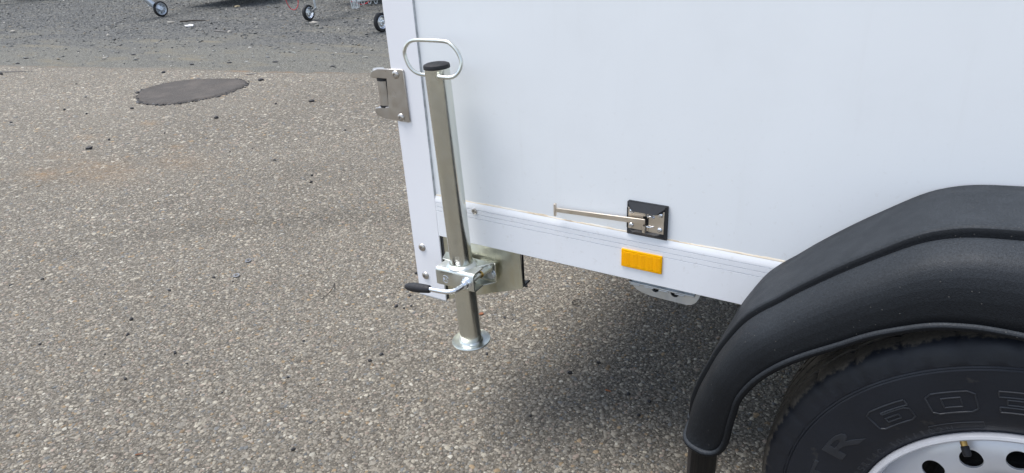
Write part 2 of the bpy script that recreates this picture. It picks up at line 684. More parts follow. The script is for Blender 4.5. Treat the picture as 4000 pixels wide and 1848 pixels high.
# tarmac patch in the paving
PATCH = [(-4.934, 1.869), (-4.665, 1.756), (-4.484, 1.771), (-4.347, 1.878), (-4.267, 2.098), (-4.288, 2.306), (-4.402, 2.498), (-4.604, 2.585),
         (-4.84, 2.523), (-5.09, 2.387), (-5.143, 2.197), (-5.109, 2.032)]
cl = spline([(x, y, 0) for x, y in PATCH] + [(PATCH[0][0], PATCH[0][1], 0)], 10)[:-1]
pc = Vector((-4.70, 2.16, 0))
bm = bmesh.new()
rings = []
for f, z in ((1.03, -.004), (1.0, .008), (.96, .015), (.9, .010), (.7, .008), (.4, .010)):
    ring = []
    for k, q in enumerate(cl):
        w = pc + (q - pc) * (f + random.uniform(-.025, .02))
        w.z = z + random.uniform(-.0025, .0025)
        ring.append(bm.verts.new(w))
    rings.append(ring)
for A, Bq in zip(rings[:-1], rings[1:]):
    for i in range(len(cl)):
        j = (i + 1) % len(cl)
        bm.faces.new((A[i], A[j], Bq[j], Bq[i]))
bm.faces.new(rings[-1])
struct(obj('tarmac_patch', bm, 'patch_tarmac', smooth=60))


# ------------------------------------------------------------------ loose and embedded stones (stuff)
def inside(poly, x, y):
    res = np.zeros(len(x), bool)
    n = len(poly)
    for i in range(n):
        xa, ya = poly[i]
        xb, yb = poly[(i + 1) % n]
        c = ((ya > y) != (yb > y)) & (x < (xb - xa) * (y - ya) / (yb - ya + 1e-12) + xa)
        res ^= c
    return res


def jitter_grid(poly, sp):
    P = np.array(poly)
    x0, y0 = P.min(0)
    x1, y1 = P.max(0)
    gx, gy = np.meshgrid(np.arange(x0, x1, sp), np.arange(y0, y1, sp * .87))
    gx = gx + (np.arange(gx.shape[0]) % 2)[:, None] * sp / 2
    x = gx.ravel() + RNG.uniform(-.48, .48, gx.size) * sp
    y = gy.ravel() + RNG.uniform(-.48, .48, gx.size) * sp
    k = inside(poly, x, y)
    return x[k], y[k]


def stone_nodes(name, mat):
    ng = bpy.data.node_groups.new(name, 'GeometryNodeTree')
    ng.interface.new_socket('Geometry', in_out='INPUT', socket_type='NodeSocketGeometry')
    ng.interface.new_socket('Geometry', in_out='OUTPUT', socket_type='NodeSocketGeometry')
    N = ng.nodes.new
    gi, go = N('NodeGroupInput'), N('NodeGroupOutput')
    jn = N('GeometryNodeJoinGeometry')
    for k in range(6):
        ico = N('GeometryNodeMeshIcoSphere')
        ico.inputs['Radius'].default_value = 1
        ico.inputs['Subdivisions'].default_value = 2
        ps = N('GeometryNodeInputPosition')
        nz = N('ShaderNodeTexNoise')
        nz.noise_dimensions = '4D'
        nz.inputs['W'].default_value = 3.7 * k + .3
        nz.inputs['Scale'].default_value = 1.15
        nz.inputs['Detail'].default_value = 1.5
        ng.links.new(ps.outputs[0], nz.inputs['Vector'])
        sb = N('ShaderNodeVectorMath')
        sb.operation = 'SUBTRACT'
        sb.inputs[1].default_value = (.5, .5, .5)
        ng.links.new(nz.outputs['Color'], sb.inputs[0])
        sc = N('ShaderNodeVectorMath')
        sc.operation = 'SCALE'
        sc.inputs['Scale'].default_value = 1.9
        ng.links.new(sb.outputs[0], sc.inputs[0])
        sp = N('GeometryNodeSetPosition')
        ng.links.new(ico.outputs['Mesh'], sp.inputs['Geometry'])
        ng.links.new(sc.outputs[0], sp.inputs['Offset'])
        sh = N('GeometryNodeSetShadeSmooth')
        ng.links.new(sp.outputs[0], sh.inputs['Geometry'])
        sm = N('GeometryNodeSetMaterial')
        sm.inputs['Material'].default_value = mat
        ng.links.new(sh.outputs[0], sm.inputs['Geometry'])
        gg = N('GeometryNodeGeometryToInstance')
        ng.links.new(sm.outputs[0], gg.inputs[0])
        ng.links.new(gg.outputs[0], jn.inputs[0])
    ip = N('GeometryNodeInstanceOnPoints')
    ip.inputs['Pick Instance'].default_value = True
    ng.links.new(gi.outputs[0], ip.inputs['Points'])
    ng.links.new(jn.outputs[0], ip.inputs['Instance'])
    for nm, typ, sock in (('kind_index', 'INT', 'Instance Index'), ('rot3', 'FLOAT_VECTOR', 'Rotation'), ('scale3', 'FLOAT_VECTOR', 'Scale')):
        na = N('GeometryNodeInputNamedAttribute')
        na.data_type = typ
        na.inputs['Name'].default_value = nm
        ng.links.new(na.outputs['Attribute'], ip.inputs[sock])
    ng.links.new(ip.outputs[0], go.inputs[0])
    return ng


STONES = stone_nodes('stone_scatter', MAT['pebble_stone'])


def scatter(name, co, scale, rot, col):
    n = len(co)
    me = bpy.data.meshes.new(name)
    me.vertices.add(n)
    me.vertices.foreach_set('co', co.astype(np.float32).ravel())
    for nm, typ, key, arr in (('scale3', 'FLOAT_VECTOR', 'vector', scale), ('rot3', 'FLOAT_VECTOR', 'vector', rot), ('pcol', 'FLOAT_COLOR', 'color', col)):
        at = me.attributes.new(nm, typ, 'POINT')
        at.data.foreach_set(key, np.ascontiguousarray(arr, np.float32).ravel())
    at = me.attributes.new('kind_index', 'INT', 'POINT')
    at.data.foreach_set('value', RNG.integers(0, 6, n).astype(np.int32))
    me.update()
    o = bpy.data.objects.new(name, me)
    COL.objects.link(o)
    md = o.modifiers.new('stones', 'NODES')
    md.node_group = STONES
    o['kind'] = 'stuff'
    return o


# far, sun-bleached part of the paving is paler
PAL = np.array([(.43, .39, .34), (.36, .33, .295), (.50, .46, .40), (.29, .27, .245), (.24, .225, .21), (.235, .24, .25), (.175, .18, .195), (.40, .30, .20),
                (.40, .33, .29), (.32, .24, .17), (.17, .155, .14), (.58, .55, .50), (.33, .31, .28)])
PW = np.array([.17, .16, .12, .12, .08, .05, .025, .03, .08, .02, .05, .04, .07])
PW = PW / PW.sum()


def pebbles(poly, sp, rmean, spread, big, cam_xy=(.45, -1.07), rng=(0, 99), keep=.70):
    x, y = jitter_grid(poly, sp)
    d = np.hypot(x - cam_xy[0], y - cam_xy[1])
    k = (d >= rng[0]) & (d < rng[1])
    k &= ~inside([(q.x, q.y) for q in cl], x, y)
    k &= RNG.random(len(x)) < keep
    x, y = x[k], y[k]
    n = len(x)
    r = rmean * np.exp(RNG.normal(0, spread, n))
    bigm = RNG.random(n) < big
    r[bigm] *= RNG.uniform(1.4, 2.0, bigm.sum())
    r = np.minimum(r, rmean * 2.3)
    el = RNG.uniform(.62, 1.0, n)
    h = np.minimum(r * RNG.uniform(.32, .55, n), .0042)
    sc = np.stack([r, r * el, h], 1)
    rot = np.stack([RNG.uniform(-.22, .22, n), RNG.uniform(-.22, .22, n), RNG.uniform(0, 2 * pi, n)], 1)
    z = -h * RNG.uniform(.40, .80, n)
    col = np.minimum(.78, PAL[RNG.choice(len(PAL), n, p=PW)] * np.array([.70, .694, .645]) * RNG.uniform(.78, 1.15, n)[:, None])
    col = col * grime_np(x, y)[:, None]
    st = stain_np(x, y)[:, None] * RNG.uniform(.2, .9, n)[:, None]
    col = col * (1 - st) + np.array([.27, .175, .095]) * st
    col = np.concatenate([col, np.ones((n, 1))], 1)
    return np.stack([x, y, z], 1), sc, rot, col


near = [(.75, -.95), (-1.5, -1.15), (-9.2, 1.75), (-7.9, 2.19), (-5.3, 2.76), (-3.6, 3.10), (-1.4, 3.55), (1.6, 1.7), (1.2, -.2)]
parts = [pebbles(near, .0080, .0038, .42, .05, rng=(0, 2.7)), pebbles(near, .0115, .0052, .36, .05, rng=(2.7, 4.1)),
         pebbles(near, .020, .0080, .3, .05, rng=(4.1, 10))]
tq = RNG.integers(0, len(cl), 520)
fq = 1.0 + np.abs(RNG.normal(0, .045, 520)) - .03
cx_ = np.array([pc.x + (cl[i].x - pc.x) * f for i, f in zip(tq, fq)])
cy_ = np.array([pc.y + (cl[i].y - pc.y) * f for i, f in zip(tq, fq)])
rq = .0055 * np.exp(RNG.normal(0, .5, 520))
parts.append((np.stack([cx_, cy_, np.full(520, .003)], 1), np.stack([rq, rq * .8, rq * .55], 1), RNG.uniform(0, 6.28, (520, 3)) * [.1, .1, 1],
              np.concatenate([RNG.uniform(.04, .13, (520, 1)) * np.array([[1, .97, .97]]), np.ones((520, 1))], 1)))
scatter('paving_pebbles', *[np.concatenate(q) for q in zip(*parts)])

# loose gravel beyond the paving
gp = [(-8.4, 2.25), (-20.5, 6.4), (-18.5, 9.0), (-6.0, 9.4), (-1.8, 3.75), (-3.6, 3.25), (-5.4, 2.92)]
x, y = jitter_grid(gp, .048)
ed = y - (x * .2146 + 3.92)
k = RNG.random(len(x)) < np.clip(.10 + .30 * (ed - .6), .10, .95)
x, y = x[k], y[k]
n = len(x)
r = .0078 * np.exp(RNG.normal(0, .42, n))
sc = np.stack([r * RNG.uniform(.9, 1.3, n), r * RNG.uniform(.65, 1, n), r * RNG.uniform(.30, .5, n)], 1)
rot = RNG.uniform(-.5, .5, (n, 3))
rot[:, 2] *= 6.28
GPAL = np.array([(.19, .195, .205), (.27, .273, .28), (.34, .34, .335), (.14, .143, .15), (.40, .39, .37), (.58, .56, .54), (.36, .31, .25)])
col = GPAL[RNG.choice(7, n, p=[.24, .31, .23, .06, .10, .02, .04])] * RNG.uniform(.8, 1.2, n)[:, None] * np.array([.56, .56, .53])
col = np.concatenate([col, np.ones((n, 1))], 1)
col[:, :3] *= np.where(y - (x * .2146 + 3.92) < 1.1, 1.35, 1.0)[:, None]
scatter('loose_gravel', np.stack([x, y, -.010 + sc[:, 2] * .35], 1), sc, rot, col)

# ================================================================== the white box trailer
TR = empty('box_trailer', (.655, .8, 0), 'white box trailer with grey prop stand, amber reflector and black mudguard', 'trailer')
X0, X1, ZB, ZT = -.5222, 3.3, .4975, 2.25

# body shell behind the side panel
bm = bmesh.new()
box(bm, -.505, X1, .022, 1.60, .53, ZT - .02)
obj('body_shell', bm, 'white_panel', TR)
obj('side_panel', B(-.4900, X1, 0, .018, .585, ZT), 'white_panel', TR)
obj('floor_frame', B(-.36, X1, .07, 1.55, .500, .528), 'parked_floor', TR)
obj('rear_door', B(-.532, -.509, .055, 1.56, .54, ZT - .04), 'white_panel', TR, bevel=.004)

# bottom rail: one extruded profile with the bevelled top and three grooves
prof = [(0.010, .5940), (-.0015, .5940), (-.0045, .5850)]
for zg in (.5800, .5700, .5600):
    prof += [(-.0045, zg + .0007), (-.0026, zg + .0004), (-.0026, zg - .0004), (-.0045, zg - .0007)]
prof += [(-.0045, .4985), (-.0038, .4975), (.018, .4975), (.018, .500), (-.0008, .500), (-.0008, .582), (.010, .584)]
bm = bmesh.new()
a = [bm.verts.new((-.4416, y, z)) for y, z in prof]
b = [bm.verts.new((X1, y, z)) for y, z in prof]
for i in range(len(prof)):
    j = (i + 1) % len(prof)
    bm.faces.new((a[i], a[j], b[j], b[i]))
bm.faces.new(a[::-1])
bm.faces.new(b)
RAIL = obj('bottom_rail', bm, 'white_rail', TR, smooth=20)
bm = bmesh.new()
lathe(bm, [(.0068, 0), (.0070, .0014), (.0052, .0026), (.0034, .0024), (.0030, .0010), (0, .0012)], (-.3367, -.0045, .5770), (0, -1, 0), 20)
obj('screw', bm, 'stainless', RAIL)
# sealant bead, a slightly wandering strip
bm = bmesh.new()
xs = np.arange(-.4400, 1.6, .006)
rows = []
for x_ in xs:
    h = .0017 + .0009 * sin(x_ * 41) * sin(x_ * 13.7) + random.uniform(0, .0008)
    rows.append([bm.verts.new((x_, -.0002, .5938 + h * 1.6)), bm.verts.new((x_, -.0014, .5938 + h)), bm.verts.new((x_, -.0016, .5941)), bm.verts.new((x_, .0004, .5941))])
for A, Bq in zip(rows[:-1], rows[1:]):
    for i in range(3):
        bm.faces.new((A[i], A[i + 1], Bq[i + 1], Bq[i]))
obj('sealant', bm, 'sealant', RAIL, smooth=60)

# corner post: folded hollow profile, open below
bm = bmesh.new()
box(bm, -.5215, -.4425, -.0040, -.0008, .3265, ZT)
POST = obj('corner_post', bm, 'white_post', TR, bevel=.0012)
bm = bmesh.new()
box(bm, -.5205, -.5180, -.0009, .050, .3275, ZT)
box(bm, -.4460, -.4435, -.0009, .050, .3275, .499)
box(bm, -.5175, -.4465, .0475, .050, .3275, .499)
obj('post_return', bm, 'inner_metal', POST)
obj('post_edge', B(-.5220, -.4420, -.0036, -.0012, .3245, .3263), 'galvanised', POST)
obj('post_edge', B(-.4424, -.4408, -.0034, -.0012, .3268, .497), 'galvanised', POST)
bm = bmesh.new()
rows = []
for z_ in np.arange(.594, ZT, .01):
    w = -.0002 + random.uniform(0, .0006)
    rows.append([bm.verts.new((-.4428, -.0043, z_)), bm.verts.new((-.4411 + w, -.0006, z_))])
for A, Bq in zip(rows[:-1], rows[1:]):
    bm.faces.new((A[0], A[1], Bq[1], Bq[0]))
obj('seam_line', bm, 'seam_grey', POST)
for z_ in (.4572, .3828):
    obj('bolt', dome(bmesh.new(), -.4960, -.0040, z_, .0098, .0048), 'stainless', POST)

# door hinge
hp = [(-.5785, .8505), (-.5737, .8585), (-.5625, .8625), (-.5548, .8650), (-.4890, .8675), (-.4848, .8655), (-.4833, .7600), (-.4850, .7565), (-.4881, .7556), (-.5444, .7582),
      (-.5600, .7598), (-.5740, .7635), (-.5790, .7700), (-.5772, .7793), (-.5420, .7846), (-.5375, .7852), (-.5333, .8453), (-.5740, .8443), (-.5790, .8460)]
HNG = obj('door_hinge', prism(bmesh.new(), hp, -.0082, -.0042), 'stainless', TR, bevel=.0012, smooth=30)
for za, zb in ((.7640, .7790), (.8455, .8620)):
    obj('knuckle', rod(bmesh.new(), (-.5655, .0065, za), (-.5655, .0065, zb), .0125), 'stainless', HNG, bevel=.001)
bm = bmesh.new()
rod(bm, (-.5530, .006, .7865), (-.5530, .006, .8385), .0150, n=32)
obj('hinge_barrel', bm, 'stainless', HNG)
for za, zb in ((.7815, .7863), (.8387, .8445)):
    obj('bushing', rod(bmesh.new(), (-.5530, .006, za), (-.5530, .006, zb), .0154, n=28), 'grip_rubber', HNG)
obj('hinge_gap_strip', B(-.5425, -.5275, -.0030, .002, .7862, .8440), 'grip_rubber', HNG)  # black strip added for the shaded gap beside the barrel
for x_, z_ in ((-.5062, .8556), (-.5060, .7650)):
    obj('screw', dome(bmesh.new(), x_, -.0082, z_, .0090, .0042), 'stainless', HNG)
bm = bmesh.new()
for k in range(28):                                   # stamped ring on the plate
    a0, a1 = 2 * pi * k / 28, 2 * pi * (k + 1) / 28
    c_ = Vector((-.5165, -.0083, .8135))
    q = [c_ + Vector((cos(a) * r, 0, sin(a) * r)) for a, r in ((a0, .0052), (a1, .0052), (a1, .0058), (a0, .0058))]
    bm.faces.new([bm.verts.new(w) for w in q])
obj('stamped_mark', bm, 'bright_zinc', HNG)

# ------------------------------------------------------------------ prop stand
TOPC, BOTC = Vector((-.3540, -.0615, .8935)), Vector((-.3375, -.0575, .2820))
AX = (TOPC - BOTC).normalized()


def ax(z):
    return BOTC + AX * ((z - BOTC.z) / AX.z)


STD = obj('prop_stand', rod(bmesh.new(), BOTC, TOPC - AX * .004, .0240, n=64), 'zinc_tube', TR)
bm = bmesh.new()
lathe(bm, [(.0236, -.004), (.0252, -.0035), (.0255, .0005), (.0245, .0038), (.0200, .0058), (.010, .0068), (0, .007)], TOPC - AX * .001, AX, 48)
obj('end_cap', bm, 'grip_rubber', STD)
# wire loop handle
Lp = [(-.3800, -.052, .8720), (-.3900, -.056, .8728), (-.4030, -.062, .8770), (-.4170, -.065, .8890), (-.4245, -.066, .9110), (-.4205, -.066, .9250), (-.4090, -.066, .9355), (-.3928, -.066, .9395),
      (-.3600, -.068, .9405), (-.3259, -.068, .9403), (-.3120, -.068, .9360), (-.2985, -.068, .9240), (-.2905, -.069, .9075), (-.2920, -.072, .8930), (-.3000, -.077, .8820), (-.3100, -.083, .8785), (-.3290, -.0895, .8800)]
bm = bmesh.new()
tube(bm, spline(Lp, 6), .0036, 14)
obj('loop_handle', bm, 'zinc_clamp', STD)
bm = bmesh.new()
bmesh.ops.create_uvsphere(bm, u_segments=16, v_segments=10, radius=.0050, matrix=Matrix.Translation((-.3300, -.0868, .8800)))
obj('weld', bm, 'zinc_clamp', STD)
# foot plate with weld bead
bm = bmesh.new()
lathe(bm, [(0, -.004), (.0405, -.004), (.0425, -.0018), (.0440, .0010), (.0430, .0028), (.0400, .0018), (.0300, .0004), (0, .0004)], BOTC, AX, 64)
obj('foot_plate', bm, 'zinc_clamp', STD)
bm = bmesh.new()
lathe(bm, [(.0238, .0000), (.0268, .0002), (.0262, .0022), (.0250, .0034), (.0238, .0055)], BOTC, AX, 48)
for v_ in bm.verts:
    v_.co += Vector((random.uniform(-1, 1), random.uniform(-1, 1), random.uniform(-1, 1))) * .0005
obj('weld', bm, 'zinc_clamp', STD)
# hanging support plate with a bent lower lip
bp = [(-.4380, .3300), (-.3560, .3615), (-.2330, .4095), (-.2300, .4150), (-.2332, .5100), (-.4380, .5100)]
BP = obj('support_plate', prism(bmesh.new(), bp, .0015, .0055), 'zinc_plate', STD, bevel=.001)
bm = bmesh.new()
q = [(-.4380, .3300), (-.2330, .4095)]
d_ = Vector((q[1][0] - q[0][0], 0, q[1][1] - q[0][1])).normalized()
up = Vector((-d_.z, 0, d_.x))
a0, a1 = Vector((q[0][0], .0056, q[0][1])), Vector((q[1][0], .0056, q[1][1]))
vs = []
for e in (a0, a1):
    vs += [e + up * .0005, e + up * .0040, e + Vector((0, .034, 0)) + up * .0040, e + Vector((0, .034, 0)) + up * .0005]
vv = [bm.verts.new(w) for w in vs]
for f in ((0, 1, 2, 3), (7, 6, 5, 4), (0, 4, 5, 1), (1, 5, 6, 2), (2, 6, 7, 3), (3, 7, 4, 0)):
    bm.faces.new([vv[i] for i in f])
obj('plate_lip', bm, 'dark_metal', STD)
obj('plate_edge', B(-.2322, -.2306, .0057, .012, .4180, .4960), 'brake_black', STD)
obj('plate_edge', B(-.4407, -.4360, .0005, .010, .4400, .4985), 'dark_metal', STD)
# rear bracket of the clamp: back plate, top and bottom flanges
bm = bmesh.new()
box(bm, -.4200, -.2885, -.0130, -.0095, .4205, .4650)
box(bm, -.3400, -.3000, -.0094, .0012, .4300, .4560)
BK = obj('clamp_bracket', bm, 'zinc_clamp', STD, bevel=.0012)
bm = bmesh.new()
fl = [(-.4200, -.0131), (-.4060, -.0440), (-.3860, -.0460), (-.3790, -.0400), (-.3720, -.0331), (-.3270, -.0331), (-.3250, -.0420), (-.3130, -.0430), (-.2900, -.0131)]
prism_xy(bm, fl, .4640, .4672)
prism_xy(bm, fl, .4175, .4205)
obj('clamp_flange', bm, 'zinc_clamp', STD, bevel=.0009)
# front of the clamp: folded U of sheet with a round bite for the tube
YC = -.0925
bm = bmesh.new()
sec = [(-.0560, .4745)]
for k in range(7):
    a_ = pi / 2 + k / 6 * pi / 2
    sec.append((YC + .008 + .008 * cos(a_), .4665 + .008 * sin(a_)))
for k in range(7):
    a_ = pi + k / 6 * pi / 2
    sec.append((YC + .005 + .005 * cos(a_), .4375 + .005 * sin(a_)))
sec.append((-.0600, .4325))
t_ = .0030
inn = []
for i, (y_, z_) in enumerate(sec):
    p0 = Vector(sec[max(0, i - 1)])
    p1 = Vector(sec[min(len(sec) - 1, i + 1)])
    d2 = (p1 - p0).normalized()
    inn.append((y_ + (-d2.y) * t_, z_ + d2.x * t_))
loop2 = sec + inn[::-1]
a = [bm.verts.new((-.3880, y_, z_ - .0015)) for y_, z_ in loop2]
b = [bm.verts.new((-.2905, y_, z_ + .0015)) for y_, z_ in loop2]
for i in range(len(loop2)):
    j = (i + 1) % len(loop2)
    bm.faces.new((a[i], a[j], b[j], b[i]))
h_ = len(sec)
for i in range(h_ - 1):
    bm.faces.new((a[i], a[i + 1], a[2 * h_ - 2 - i], a[2 * h_ - 1 - i]))
    bm.faces.new((b[i + 1], b[i], b[2 * h_ - 1 - i], b[2 * h_ - 2 - i]))
obj('clamp_front', bm, 'zinc_clamp', STD, smooth=40)
# pressed collar where the tube passes
bm = bmesh.new()
lathe(bm, [(.0243, .004), (.0258, .0058), (.0285, .0050), (.0320, .0020), (.0335, .0002)], ax(.4745), AX, 48)
obj('collar', bm, 'zinc_clamp', STD)
# stamped emblem: ring with strokes
bm = bmesh.new()
ec = Vector((-.3635, YC - .0001, .4497))
for k in range(36):
    a0, a1 = 2 * pi * k / 36, 2 * pi * (k + 1) / 36
    q = [ec + Vector((cos(a) * r, d, sin(a) * r)) for a, r, d in ((a0, .0078, 0), (a1, .0078, 0), (a1, .0082, -.0004), (a0, .0082, -.0004))]
    q2 = [ec + Vector((cos(a) * r, d, sin(a) * r)) for a, r, d in ((a0, .0082, -.0004), (a1, .0082, -.0004), (a1, .0087, 0), (a0, .0087, 0))]
    bm.faces.new([bm.verts.new(w) for w in q])
    bm.faces.new([bm.verts.new(w) for w in q2])


def stroke(bm, x0, z0, x1, z1, w=.0006):
    d = Vector((x1 - x0, 0, z1 - z0)).normalized()
    s = Vector((-d.z, 0, d.x)) * w
    A_, B_ = ec + Vector((x0, 0, z0)), ec + Vector((x1, 0, z1))
    o_ = Vector((0, -.0005, 0))
    m = [bm.verts.new(w_) for w_ in (A_ - s, B_ - s, B_ + o_, A_ + o_, A_ + s, B_ + s)]
    bm.faces.new((m[0], m[1], m[2], m[3]))
    bm.faces.new((m[3], m[2], m[5], m[4]))


for st_ in ((-.0055, .0022, -.0022, .0018), (-.0055, .0002, -.0022, -.0002), (-.0055, -.0020, -.0020, -.0024), (-.0006, .0022, .0008, -.0014), (.0008, -.0014, .0022, .0012),
            (.0022, .0012, .0048, -.0036), (.0048, -.0036, .0052, -.0008)):
    stroke(bm, *st_)
obj('emblem', bm, 'bright_zinc', STD, smooth=0, recalc=False)
# threaded rod and spacer seen in the open side, hex bolt
bm = bmesh.new()
rod(bm, (-.3010, -.0900, .4560), (-.3010, -.0125, .4560), .0050, n=20)
lathe(bm, [(.0051, 0), (.0078, 0), (.0078, .026), (.0051, .026)], (-.3010, -.0500, .4560), (0, 1, 0), 24)
lathe(bm, [(.0051, 0), (.0108, 0), (.0112, .0014), (.0108, .003), (.0051, .003)], (-.3010, -.0240, .4560), (0, 1, 0), 24)
obj('clamp_rod', bm, 'zinc_clamp', STD)
obj('brass_ring', lathe(bmesh.new(), [(.0052, 0), (.0080, 0), (.0080, .0025), (.0052, .0025)], (-.3010, -.0530, .4560), (0, 1, 0), 24), 'brass', STD)
bm = bmesh.new()
rod(bm, (-.2975, -.0131, .4385), (-.2975, -.0148, .4385), .0105, n=28)
hx = bmesh.ops.create_cone(bm, cap_ends=True, segments=6, radius1=.0090, radius2=.0090, depth=.0062,
                           matrix=Matrix.Translation((-.2975, -.0180, .4385)) @ Matrix.Rotation(pi / 2, 4, 'X') @ Matrix.Rotation(.35, 4, 'Z'))
obj('hex_bolt', bm, 'galvanised', STD, bevel=.0006)
# crank: washer, boss, bent bar, grip
bm = bmesh.new()
PV = Vector((-.3085, YC, .4535))
lathe(bm, [(0, 0), (.0125, 0), (.0128, .0012), (.0122, .0022), (.0108, .0024), (.0110, .0036), (.0098, .0046), (.0092, .0105), (.0082, .0120), (0, .0122)], PV, (0, -1, 0), 36)
CR = obj('crank_boss', bm, 'bright_zinc', STD)
cp = [PV + Vector((0, -.006, 0)), PV + Vector((0, -.024, .0004)), PV + Vector((-.0025, -.0375, .0006)), PV + Vector((-.0120, -.0465, 0)), PV + Vector((-.0270, -.0500, -.0008)), PV + Vector((-.0600, -.0520, -.0022))]
bm = bmesh.new()
tube(bm, spline(cp, 8), .0051, 20)
obj('crank_bar', bm, 'bright_zinc', STD)
g0, g1 = cp[-1] + Vector((.004, 0, 0)), Vector((-.4310, PV.y - .0530, .4420))
ln = (g1 - g0).length
bm = bmesh.new()
lathe(bm, [(.0048, 0), (.0072, .0004), (.0084, .003), (.0094, ln * .25), (.0101, ln * .5), (.0094, ln * .72), (.0074, ln * .9), (.0046, ln * .985), (.002, ln * 1.005), (0, ln * 1.01)], g0, g1 - g0, 28)
obj('crank_grip', bm, 'grip_rubber', STD)

# ------------------------------------------------------------------ door keeper with T stay
kx0, kx1, kz0, kz1 = .0095, .0862, .5948, .6605
bm = bmesh.new()


def facet(bm, pts, close=True):
    return bm.faces.new([bm.verts.new(p_) for p_ in pts])


# base frame: flat back and four sloping borders round a recessed opening
yb, yf = -.0005, -.0115
prism(bm, [(kx0, kz0), (kx1, kz0), (kx1, kz1), (kx0 + .002, kz1), (kx0, kz1 - .002)], yb, -.0050)
ox0, ox1, oz0, oz1 = kx0 + .0030, kx1 - .0048, kz0 + .0105, kz1 - .0105
w = {}
o4 = [(kx0 + .0008, -.0050, kz1 - .0012), (kx1 - .0008, -.0050, kz1 - .0008), (kx1 - .0008, -.0050, kz0 + .0008), (kx0 + .0008, -.0050, kz0 + .0008)]
# top hood: tilts outward towards the plate
th = [(kx0 + .013, -.0135, kz1 - .0165), (kx1 - .019, -.0135, kz1 - .0165)]
facet(bm, [o4[0], o4[1], th[1], th[0]])
facet(bm, [th[0], th[1], (kx1 - .0048, -.0060, kz1 - .0120), (kx0 + .003, -.0060, kz1 - .0120)])
facet(bm, [o4[0], th[0], (kx0 + .003, -.0060, kz1 - .0120), (kx0 + .0008, -.0050, kz1 - .012)])
facet(bm, [o4[1], (kx1 - .0008, -.0050, kz1 - .012), (kx1 - .0048, -.0060, kz1 - .0120), th[1]])
bh = [(kx0 + .013, -.0120, kz0 + .0085), (kx1 - .019, -.0120, kz0 + .0085)]
facet(bm, [o4[3], bh[0], bh[1], o4[2]])
facet(bm, [bh[0], (kx0 + .003, -.0060, kz0 + .0125), (kx1 - .0048, -.0060, kz0 + .0125), bh[1]])
facet(bm, [o4[3], (kx0 + .0008, -.0050, kz0 + .012), (kx0 + .003, -.0060, kz0 + .0125), bh[0]])
facet(bm, [o4[2], bh[1], (kx1 - .0048, -.0060, kz0 + .0125), (kx1 - .0008, -.0050, kz0 + .012)])
box(bm, kx1 - .0045, kx1 - .0005, -.0072, -.0051, kz0 + .001, kz1 - .001)
box(bm, kx0 + .0003, kx0 + .0022, -.0072, -.0051, kz0 + .013, kz1 - .013)
KEEP = obj('door_keeper', bm, 'black_plastic', TR, smooth=15, recalc=True)
px0, px1, pz0, pz1 = kx0 + .0030, kx1 - .0052, kz0 + .0122, kz1 - .0118
bm = bmesh.new()
box(bm, px0, px0 + .029, -.0074, -.0055, pz0, pz1)
box(bm, px0 + .0395, px1, -.0074, -.0055, pz0 - .001, pz1 + .001)
box(bm, px0 + .0291, px0 + .0394, -.0074, -.0055, pz1 - .011, pz1)
box(bm, px0 + .0291, px0 + .0394, -.0074, -.0055, pz0, pz0 + .011)
obj('spring_plate', bm, 'plate_steel', KEEP, bevel=.0005)
xc_ = px0 + .0340
for za, zb in ((pz1 - .0105, pz1 - .0042), (pz0 - .0025, pz0 + .0110)):
    bm = bmesh.new()
    rod(bm, (xc_ - .002, -.0078, za), (xc_ - .002, -.0078, zb), .0046, n=24)
    obj('keeper_barrel', bm, 'plate_steel', KEEP)
bm = bmesh.new()
tube(bm, spline([(xc_ + .004, -.0090, pz1 - .0115), (xc_ + .010, -.0105, pz1 - .0100), (xc_ + .0155, -.0075, pz1 - .0128)], 5), .0022, 10)
tube(bm, spline([(xc_ + .002, -.0088, pz0 + .0100), (xc_ + .009, -.0098, pz0 + .0105), (xc_ + .0155, -.0075, pz0 + .0118)], 5), .0011, 8)
obj('spring', bm, 'bright_zinc', KEEP)
obj('keeper_slot', B(px0 + .0292, px0 + .0393, -.0054, -.0051, pz0 + .011, pz1 - .011), 'brake_black', KEEP)
for x_, z_ in ((px0 + .0070, pz1 - .0070), (px1 - .0072, pz1 - .0060), (px0 + .0066, pz0 + .0075), (px1 - .0074, pz0 + .0070)):
    obj('rivet', dome(bmesh.new(), x_, -.0075, z_, .0048, .0026, 18, False), 'bright_zinc', KEEP)
# stay: flat bar and T end, set slightly down to the left
bm = bmesh.new()
p0, p1 = Vector((px0 + .036, 0, .6290)), Vector((-.1335, 0, .6205))
dd = (p1 - p0).normalized()
nn = Vector((-dd.z, 0, dd.x))
nn = nn if nn.z > 0 else -nn
vs = []
for e, hw in ((p0, .0050), (p0 + dd * .028, .0050), (p1, .0042)):
    for s_, y_ in ((hw, -.0140), (-hw, -.0140), (-hw, -.0172), (hw, -.0172)):
        vs.append(bm.verts.new(e + nn * s_ + Vector((0, y_, 0))))
for k in (0, 4):
    for i in range(4):
        j = (i + 1) % 4
        bm.faces.new((vs[k + i], vs[k + j], vs[k + 4 + j], vs[k + 4 + i]))
bm.faces.new(vs[0:4][::-1])
bm.faces.new(vs[8:12])
e = Vector((-.1352, 0, .6204))
box(bm, e.x - .0022, e.x + .0022, -.0185, -.0125, e.z - .0128, e.z + .0128)
obj('stay_bar', bm, 'plate_steel', KEEP, bevel=.0006)

